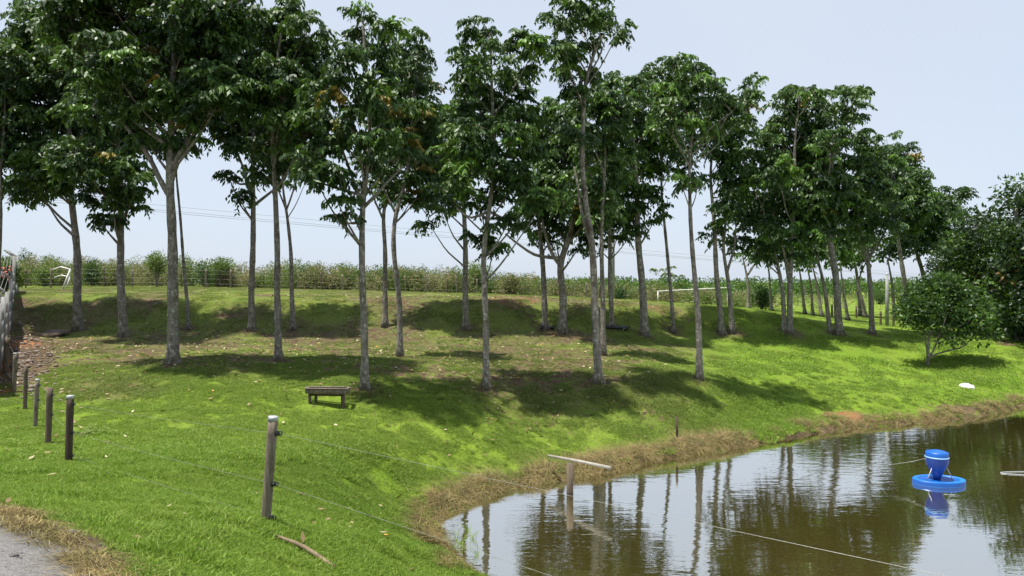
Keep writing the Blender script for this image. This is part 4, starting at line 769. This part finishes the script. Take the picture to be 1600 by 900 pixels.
# ------------------------------------------------------------------ things lying on the ground
a = hit(432, 846, Dmax=20); b = hit(522, 893, Dmax=20); a[2] += 0.02; b[2] += 0.035
mb = MB(); d = b-a; tt = np.linspace(0, 1, 8); P = a[None]+d[None]*tt[:, None]; P[:, 2] = height(P[:, 0], P[:, 1])+0.055+0.02*np.sin(tt*5); P[:, 0] += 0.03*np.sin(tt*3); mb.tube(P[::-1], [0.016, .019, .022, .024, .025, .026, .027, .027][::-1], 10, True)
o = mb.build('wooden_log', MAT['rust'], None, True); tag(o, 'thin rusty brown pole half sunk in the grass below the nearest fence post', 'log')
u = unit(P[-1]-P[-2]); mb = MB(); mb.tube([P[-1]-u*0.02, P[-1]+u*0.004], [0.022, 0.021], 10); mb.build('end_face', MAT['black'], o)
for (pxs, lab) in [([(845, 513), (853, 515), (866, 517)], 'small black hollow log at the foot of a plantation tree'), ([(945, 517), (962, 516.5), (972, 515), (976, 513), (981, 517)], 'long black charred log lying at the foot of the bank')]:
    P = []
    for q in pxs: p = hit(*q); p[2] += 0.10; P.append(p)
    P = np.array(P); P[:, 1] = P[:, 1].mean(); P[:, 2] = [gz(p[0], p[1])+0.09 for p in P]; r_ = np.array([0.09]*len(P)); r_[-2 if len(P) > 3 else 0] = 0.16
    mb = MB(); mb.tube(P, r_, 9); o = mb.build('charred_log', MAT['black'], None, True); tag(o, lab, 'log')
    mb = MB(); mb.tube([P[-1]+[0, 0, .02], P[-1]+np.array([.12, 0, .12])], [0.05, 0.02], 6); mb.build('branch_stub', MAT['black'], o)
# white plastic sheet on the bank
c = hit(1511, 605); r = np.random.default_rng(2); nn = 16; a_ = np.arange(nn)/nn*2*math.pi; V_ = [c+np.array([0, 0, .10])]; 
for ring, rr in ((1, .14), (2, .24), (3, .29)):
    for k in range(nn): q = rr*(1+r.normal(0, .1)); xx, yy = c[0]+q*math.cos(a_[k]), c[1]+q*0.8*math.sin(a_[k]); V_.append(np.array([xx, yy, gz(xx, yy)+(0.11 if ring == 1 else 0.07 if ring == 2 else 0.01)+r.normal(0, .02)]))
f3 = [(0, 1+k, 1+(k+1) % nn) for k in range(nn)]; f4 = [(1+j*nn+k, 1+(j+1)*nn+k, 1+(j+1)*nn+(k+1) % nn, 1+j*nn+(k+1) % nn) for j in range(2) for k in range(nn)]
mb = MB(); mb.add(np.array(V_), f3, f4); tag(mb.build('plastic_sack', MAT['white'], None, False), 'crumpled white plastic sack lying on the grass above the pond', 'sack')
# broken slab
c = hit(68, 527); D = c[1]; root = thing('buried_slab', tuple(c), 'tilted dark brown slab half buried above the rubble', 'slab')
mb = MB(); mb.box(c+np.array([0.3, 0.35, 0.16]), (1.0, 0.7, 0.10), rotz(R(-12))@np.array([[1, 0, 0], [0, math.cos(R(14)), -math.sin(R(14))], [0, math.sin(R(14)), math.cos(R(14))]])); mb.box(c+np.array([0.05, 0.1, 0.02]), (0.9, 0.3, 0.28), rotz(R(-12))); mb.build('slab', MAT['brownwood'], root)
# low weed by the second post
w0 = hit(140, 680, Dmax=20)
root = thing('broadleaf_weed', tuple(w0), 'low light green broad-leaved weed right of the dark capped post', 'weed'); P = []; r = np.random.default_rng(9)
P = np.stack([r.normal(0, .22, 60), r.normal(0, .16, 60), r.uniform(.02, .16, 60)], -1); Dv = unit(np.stack([r.normal(0, 1, 60), r.normal(0, 1, 60), r.uniform(0, .6, 60)], -1)); S = unit(np.cross(Dv, [0, 0, 1.0])); V_, Q_ = quad_leaves(P, Dv, S, r.uniform(.06, .12, 60), r.uniform(.05, .10, 60))
obj('foliage', mesh_np('foliage', V_, Q_, MAT['scrub'], False, {'tint': ('FLOAT_VECTOR', np.tile([1.0, 0, .8], (len(V_), 1)))}), root)

# rubble
def rocks(n, sample, smin, smax, mt, name, label, seed=0, sink=0.3):
    r = np.random.default_rng(seed); base = np.array([(1,0,0),(-1,0,0),(0,1,0),(0,-1,0),(0,0,1),(0,0,-1)], float); fac = np.array([(0,2,4),(2,1,4),(1,3,4),(3,0,4),(2,0,5),(1,2,5),(3,1,5),(0,3,5)])
    v0 = [unit(base[i]+base[j]+base[k]) for i, j, k in fac]; Vb = np.vstack([base, v0]); F3 = []
    for q, (i, j, k) in enumerate(fac): F3 += [(i, j, 6+q), (j, k, 6+q), (k, i, 6+q)]
    F3 = np.array(F3); XY = sample(r, n); zz = height(XY[:, 0], XY[:, 1]); Vs = []; Fs = []
    for i in range(n):
        s = r.uniform(smin, smax)*(1+1.5*(r.uniform() < .08)); v = Vb*r.uniform(.65, 1.2, (len(Vb), 1))*s*np.array([r.uniform(.8, 1.5), r.uniform(.7, 1.1), r.uniform(.4, .75)]); v = v@rotz(r.uniform(0, 6.28)).T
        Vs.append(v+np.array([XY[i, 0], XY[i, 1], zz[i]+s*sink])); Fs.append(F3+i*len(Vb))
    return tag(obj(name, mesh_np(name, np.concatenate(Vs), np.concatenate(Fs), MAT[mt])), label, cat='stones', kind='stuff')
def samp_rub(r, n):
    o = []
    while len(o) < n:
        px, py = r.normal(28, 34), r.normal(566, 22)
        if py < 532 or py > 617 or px < -60 or px > 112: continue
        D = (CAMZ-1.9)*F/(py-HOR); D = D if D < 34 else 34; z_ = 2.0; x = (px-800)/F*D; o.append((x, D))
    return np.array(o)
rocks(1100, samp_rub, 0.02, 0.055, 'stone', 'rubble', 'scattered broken stones on bare soil beside the wall', 3)
def samp_road(r, n): s = r.uniform(-2, 3.5, n); t = r.uniform(-0.15, 1.6, n); return np.stack([RA[0]+RD[0]*s-RN[0]*t, RA[1]+RD[1]*s-RN[1]*t], -1)
rocks(1500, samp_road, 0.006, 0.018, 'gravel', 'gravel', 'loose grey gravel of the track at the lower left corner', 4)

# ------------------------------------------------------------------ grass
def tuft_mesh(name, n, rad, h0, h1, wd, seed, mt, lay=0.35, seg=2, clump=None):
    r = np.random.default_rng(seed); a = r.uniform(0, 6.283, n); q = rad*np.sqrt(r.uniform(0, 1, n))*(1+0.25*np.sin(a*3+seed)); P = np.stack([q*np.cos(a), q*np.sin(a), np.full(n, -0.015)], -1)
    if clump: c = r.normal(0, rad*0.5, (clump, 2)); k = r.integers(0, clump, n); P[:, :2] = c[k]+r.normal(0, rad*0.13, (n, 2))
    h = r.uniform(h0, h1, n); az = r.uniform(0, 6.283, n); L = lay*r.uniform(.3, 1.7, n); dirh = np.stack([np.cos(az), np.sin(az), 0*az], -1); side = np.stack([-np.sin(az), np.cos(az), 0*az], -1)
    sa = r.uniform(0, 6.283, n); side = np.stack([np.cos(sa), np.sin(sa), 0*sa], -1)
    mid = P+dirh*(h*L*0.35)[:, None]+np.array([0, 0, 1])*(h*0.6)[:, None]; tip = P+dirh*(h*L*1.2)[:, None]+np.array([0, 0, 1])*(h*np.clip(1-0.25*L, .15, 1))[:, None]
    w_ = wd*r.uniform(.7, 1.3, n); V = np.empty((n, 5, 3)); V[:, 0] = P-side*w_[:, None]/2; V[:, 1] = P+side*w_[:, None]/2; V[:, 2] = mid+side*w_[:, None]*0.42; V[:, 3] = mid-side*w_[:, None]*0.42; V[:, 4] = tip
    b = np.arange(n)[:, None]*5; Q = b+np.array([[0, 1, 2, 3]]); T = b+np.array([[3, 2, 4]]); bl = np.repeat(r.uniform(0, 1, n), 5)
    return bpy.data.objects.new(name, mesh_np(name, V.reshape(-1, 3), [T, Q], MAT[mt], False, {'blade': ('FLOAT', bl)}))
def scatter(name, label, pts, nrm, scl, dry, lush, var, protos, seed=0):
    n = len(pts); r = np.random.default_rng(seed); me = bpy.data.meshes.new(name); me.vertices.add(n); me.vertices.foreach_set('co', pts.astype(np.float32).ravel())
    z = nrm; sp = r.uniform(0, 6.283, n); x = np.stack([np.cos(sp), np.sin(sp), 0*sp], -1); x = unit(x-z*(x*z).sum(1)[:, None]); y = np.cross(z, x)
    ry = np.arcsin(np.clip(-x[:, 2], -1, 1)); rx = np.arctan2(y[:, 2], z[:, 2]); rz = np.arctan2(x[:, 1], x[:, 0]); eu = np.stack([rx, ry, rz], -1)
    for k, ty, d in (('rot', 'FLOAT_VECTOR', eu), ('scl', 'FLOAT', scl), ('dry', 'FLOAT', dry), ('lush', 'FLOAT', lush)):
        a = me.attributes.new(k, ty, 'POINT'); a.data.foreach_set('vector' if ty == 'FLOAT_VECTOR' else 'value', np.asarray(d, dtype=np.float32).ravel())
    a = me.attributes.new('variant', 'INT', 'POINT'); a.data.foreach_set('value', var.astype(np.int32))
    o = obj(name, me); tag(o, label, 'grass', kind='stuff'); me.materials.append(protos[0].data.materials[0])
    ng = bpy.data.node_groups.new(name, 'GeometryNodeTree'); ng.interface.new_socket('Geometry', in_out='INPUT', socket_type='NodeSocketGeometry'); ng.interface.new_socket('Geometry', in_out='OUTPUT', socket_type='NodeSocketGeometry')
    gi = ng.nodes.new('NodeGroupInput'); go = ng.nodes.new('NodeGroupOutput'); jn = ng.nodes.new('GeometryNodeJoinGeometry'); L = ng.links.new
    def na(nm, ty): q = ng.nodes.new('GeometryNodeInputNamedAttribute'); q.data_type = ty; q.inputs['Name'].default_value = nm; return q.outputs[0]
    rot = na('rot', 'FLOAT_VECTOR'); scl_ = na('scl', 'FLOAT'); va = na('variant', 'INT'); e2r = ng.nodes.new('FunctionNodeEulerToRotation'); L(rot, e2r.inputs[0])
    for k, p in enumerate(protos):
        oi = ng.nodes.new('GeometryNodeObjectInfo'); oi.inputs['Object'].default_value = p; oi.inputs['As Instance'].default_value = True
        cm = ng.nodes.new('FunctionNodeCompare'); cm.data_type = 'INT'; cm.operation = 'EQUAL'; L(va, cm.inputs[2]); cm.inputs[3].default_value = k
        ip = ng.nodes.new('GeometryNodeInstanceOnPoints'); L(gi.outputs[0], ip.inputs['Points']); L(cm.outputs[0], ip.inputs['Selection']); L(oi.outputs['Geometry'], ip.inputs['Instance']); L(e2r.outputs[0], ip.inputs['Rotation']); L(scl_, ip.inputs['Scale']); L(ip.outputs[0], jn.inputs[0])
    L(jn.outputs[0], go.inputs[0]); md = o.modifiers.new('scatter', 'NODES'); md.node_group = ng; return o
def wedge(n, d0, d1, rng, ang=37.5):
    th = np.radians(rng.uniform(-ang, ang, n)); q = np.sqrt(rng.uniform(d0*d0, d1*d1, n)); return q*np.sin(th), q*np.cos(th)
def ground_pts(x, y):
    z = height(x, y); e = 0.25; nx = -(height(x+e, y)-height(x-e, y))/(2*e); ny = -(height(x, y+e)-height(x, y-e))/(2*e); return np.stack([x, y, z], -1), unit(np.stack([nx, ny, np.ones_like(nx)], -1))
rng = np.random.default_rng(77)
near = [tuft_mesh('grass_tuft', 680, 0.27, 0.025, 0.085, 0.0085, s, 'grass', 0.7) for s in range(4)]
mid = [tuft_mesh('grass_tuft', 600, 0.42, 0.03, 0.09, 0.014, s+10, 'grass', 0.8) for s in range(4)]
far = [tuft_mesh('grass_tuft', 460, 0.75, 0.025, 0.10, 0.028, s+20, 'grass', 0.9) for s in range(4)]
tall = [tuft_mesh('grass_tuft', 110, 0.12, 0.06, 0.18, 0.008, s+30, 'grass', 0.9) for s in range(3)]
strw = [tuft_mesh('straw_tuft', 150, 0.27, 0.08, 0.30, 0.012, s+40, 'straw', 2.4, clump=(5 if s % 2 else None)) for s in range(4)]
def clear(x, y):
    e = LOGB[:2]-LOGA[:2]; t = np.clip(((x-LOGA[0])*e[0]+(y-LOGA[1])*e[1])/(e@e), 0, 1); d = np.hypot(x-LOGA[0]-t*e[0], y-LOGA[1]-t*e[1])
    return (d > 0.17) & (np.hypot((x-TRO[0])/0.75, (y-TRO[1])/0.55) > 1)
def lawn(name, label, n, d0, d1, protos, dens_fn, smin, smax, seed):
    x, y = wedge(n, d0, d1, rng); P, nr = ground_pts(x, y); zz = zones(x, y, P[:, 2]); keep = (dens_fn(zz, x, y) > rng.uniform(0, 1, n)) & clear(x, y); k = np.nonzero(keep)[0]
    return scatter(name, label, P[k], nr[k], rng.uniform(smin, smax, len(k))*(0.7+0.6*zz[2][k]), zz[0][k], zz[2][k], rng.integers(0, len(protos), len(k)), protos, seed)
lawn('lawn_grass', 'bright green mown grass of the near lawn', 3600, 3.4, 15, near, lambda z, x, y: np.clip(1-1.1*z[1]-0.5*z[0], 0, 1)*(z[4] > 0.25)*(z[5] > 0.12), 0.7, 1.2, 1)
lawn('lawn_grass', 'green grass of the middle lawn up to the tree rows', 4200, 14, 27, mid, lambda z, x, y: np.clip(1-0.9*z[1]-0.25*z[0], 0, 1)*(z[4] > 0.3), 0.6, 1.2, 2)
lawn('lawn_grass', 'short patchy grass of the bank and the ground around it', 5200, 26, 75, far, lambda z, x, y: np.clip(1-0.9*z[1]-0.2*z[0], 0, 1)*(z[4] > 0.4), 0.45, 1.0, 3)
lawn('grass_clump', 'taller grass clumps sticking out of the lawn', 4200, 3.6, 33, tall, lambda z, x, y: (fbm(x*0.8, y*0.8) > 0.45)*np.clip(1-z[1], 0, 1)*(z[4] > 0.3)*(z[5] > 0.15), 0.5, 1.1, 4)
# dry straw along the shore and the road edge
k = len(SH); P = []
for i in range(22):
    a, b = SH[i], SH[i+1]; L_ = np.linalg.norm(b-a); e = (b-a)/L_; nn = np.array([e[1], -e[0]])*sg
    m_ = int(L_*34)
    for q in range(m_): f = rng.uniform(); o = abs(rng.normal(0.0, 0.22)); P.append(a+(b-a)*f+nn*(o+0.02))
P = np.array(P); P = P[(shore_sd(P[:, 0], P[:, 1]) > 0.0)]
th = fbm(P[:, 0]*0.8+3, P[:, 1]*0.8) ; pxx = 800+P[:, 0]/P[:, 1]*F; P = P[(rng.uniform(0, 1, len(P)) < np.where(pxx > 1180, 0.22, 0.8)*smooth01((th-0.22)/0.4)*1.1)]
Pp, nr = ground_pts(P[:, 0], P[:, 1]); n = len(Pp); one = np.ones(n)
scatter('dry_grass', 'dead straw-coloured grass hanging over the pond edge', Pp, nr, rng.uniform(.3, .85, n), one, 0*one, rng.integers(0, 4, n), strw, 6)
s = rng.uniform(-6, 4, 170); P_shore = P; t = rng.uniform(-0.30, 0.0, 170); X = RA[0]+RD[0]*s+RN[0]*t; Y = RA[1]+RD[1]*s+RN[1]*t; Pp, nr = ground_pts(X, Y); n = len(Pp)
scatter('dry_grass', 'dead straw-coloured grass along the edge of the gravel track', Pp, nr, rng.uniform(.25, .5, n), np.ones(n), np.zeros(n), rng.integers(0, 4, n), strw, 7)
Pg = P_shore[rng.uniform(0, 1, len(P_shore)) < 0.5]; Pp, nr = ground_pts(Pg[:, 0]+rng.normal(0, .1, len(Pg)), Pg[:, 1]+rng.normal(0, .1, len(Pg))); n = len(Pp)
scatter('bank_grass', 'green grass tufts growing through the dead grass of the pond edge', Pp, nr, rng.uniform(.5, 1.0, n), rng.uniform(0, .7, n), 0.3*np.ones(n), rng.integers(0, 3, n), tall, 16)
# sprigs standing in the shallow water
Ps = []
for px, py in [(700, 848), (712, 842), (722, 852), (738, 842), (706, 862), (745, 868), (730, 830)]:
    D = CAMZ*F/(py-HOR); Ps.append(((px-800)/F*D, D, -0.02))
Ps = np.array(Ps); n = len(Ps); reed = [tuft_mesh('reed_tuft', 16, 0.05, 0.15, 0.42, 0.010, 90+s, 'grass', 0.7) for s in range(2)]
scatter('water_grass', 'a few green grass sprigs growing out of the shallow pond corner', Ps, np.tile([0, 0, 1.0], (n, 1)), np.ones(n)*0.8, np.zeros(n), np.ones(n)*0.3, rng.integers(0, 2, n), reed, 8)
# fallen leaves
n = 20000; x, y = wedge(n, 4, 42, rng); zc = height(x, y); zz = zones(x, y, zc); prob = np.where(y > 19, 0.55*smooth01((1150-zz[6])/250)*(0.3+0.9*zz[0]), 0.06)*(zz[4] > 0.2)*(zz[5] > 0); k = rng.uniform(0, 1, n) < prob*1.0; x, y, zc = x[k], y[k], zc[k]; n = len(x)
P = np.stack([x, y, zc+0.03+rng.uniform(0, .05, n)], -1); Dv = unit(np.stack([rng.normal(0, 1, n), rng.normal(0, 1, n), rng.normal(0, .25, n)], -1)); S = unit(np.cross(Dv, np.stack([rng.normal(0, .3, n), rng.normal(0, .3, n), np.ones(n)], -1)))
V_, Q_ = quad_leaves(P, Dv, S, rng.uniform(.07, .19, n), rng.uniform(.04, .085, n)); T_ = np.repeat(np.stack([rng.uniform(0, 1, n), (rng.uniform(0, 1, n) < .025)*0.8, (rng.uniform(0, 1, n) < .2)*rng.uniform(.3, 1, n)], -1), 4, 0)
tag(obj('fallen_leaves', mesh_np('fallen_leaves', V_, Q_, MAT['litter'], False, {'tint': ('FLOAT_VECTOR', T_)})), 'brown and tan fallen leaves scattered over the grass', 'leaves', kind='stuff')
print('foliage tris', TRI[0], 'all tris', sum(sum(len(p.vertices)-2 for p in me.polygons) if len(me.polygons) < 2000 else 0 for me in bpy.data.meshes))
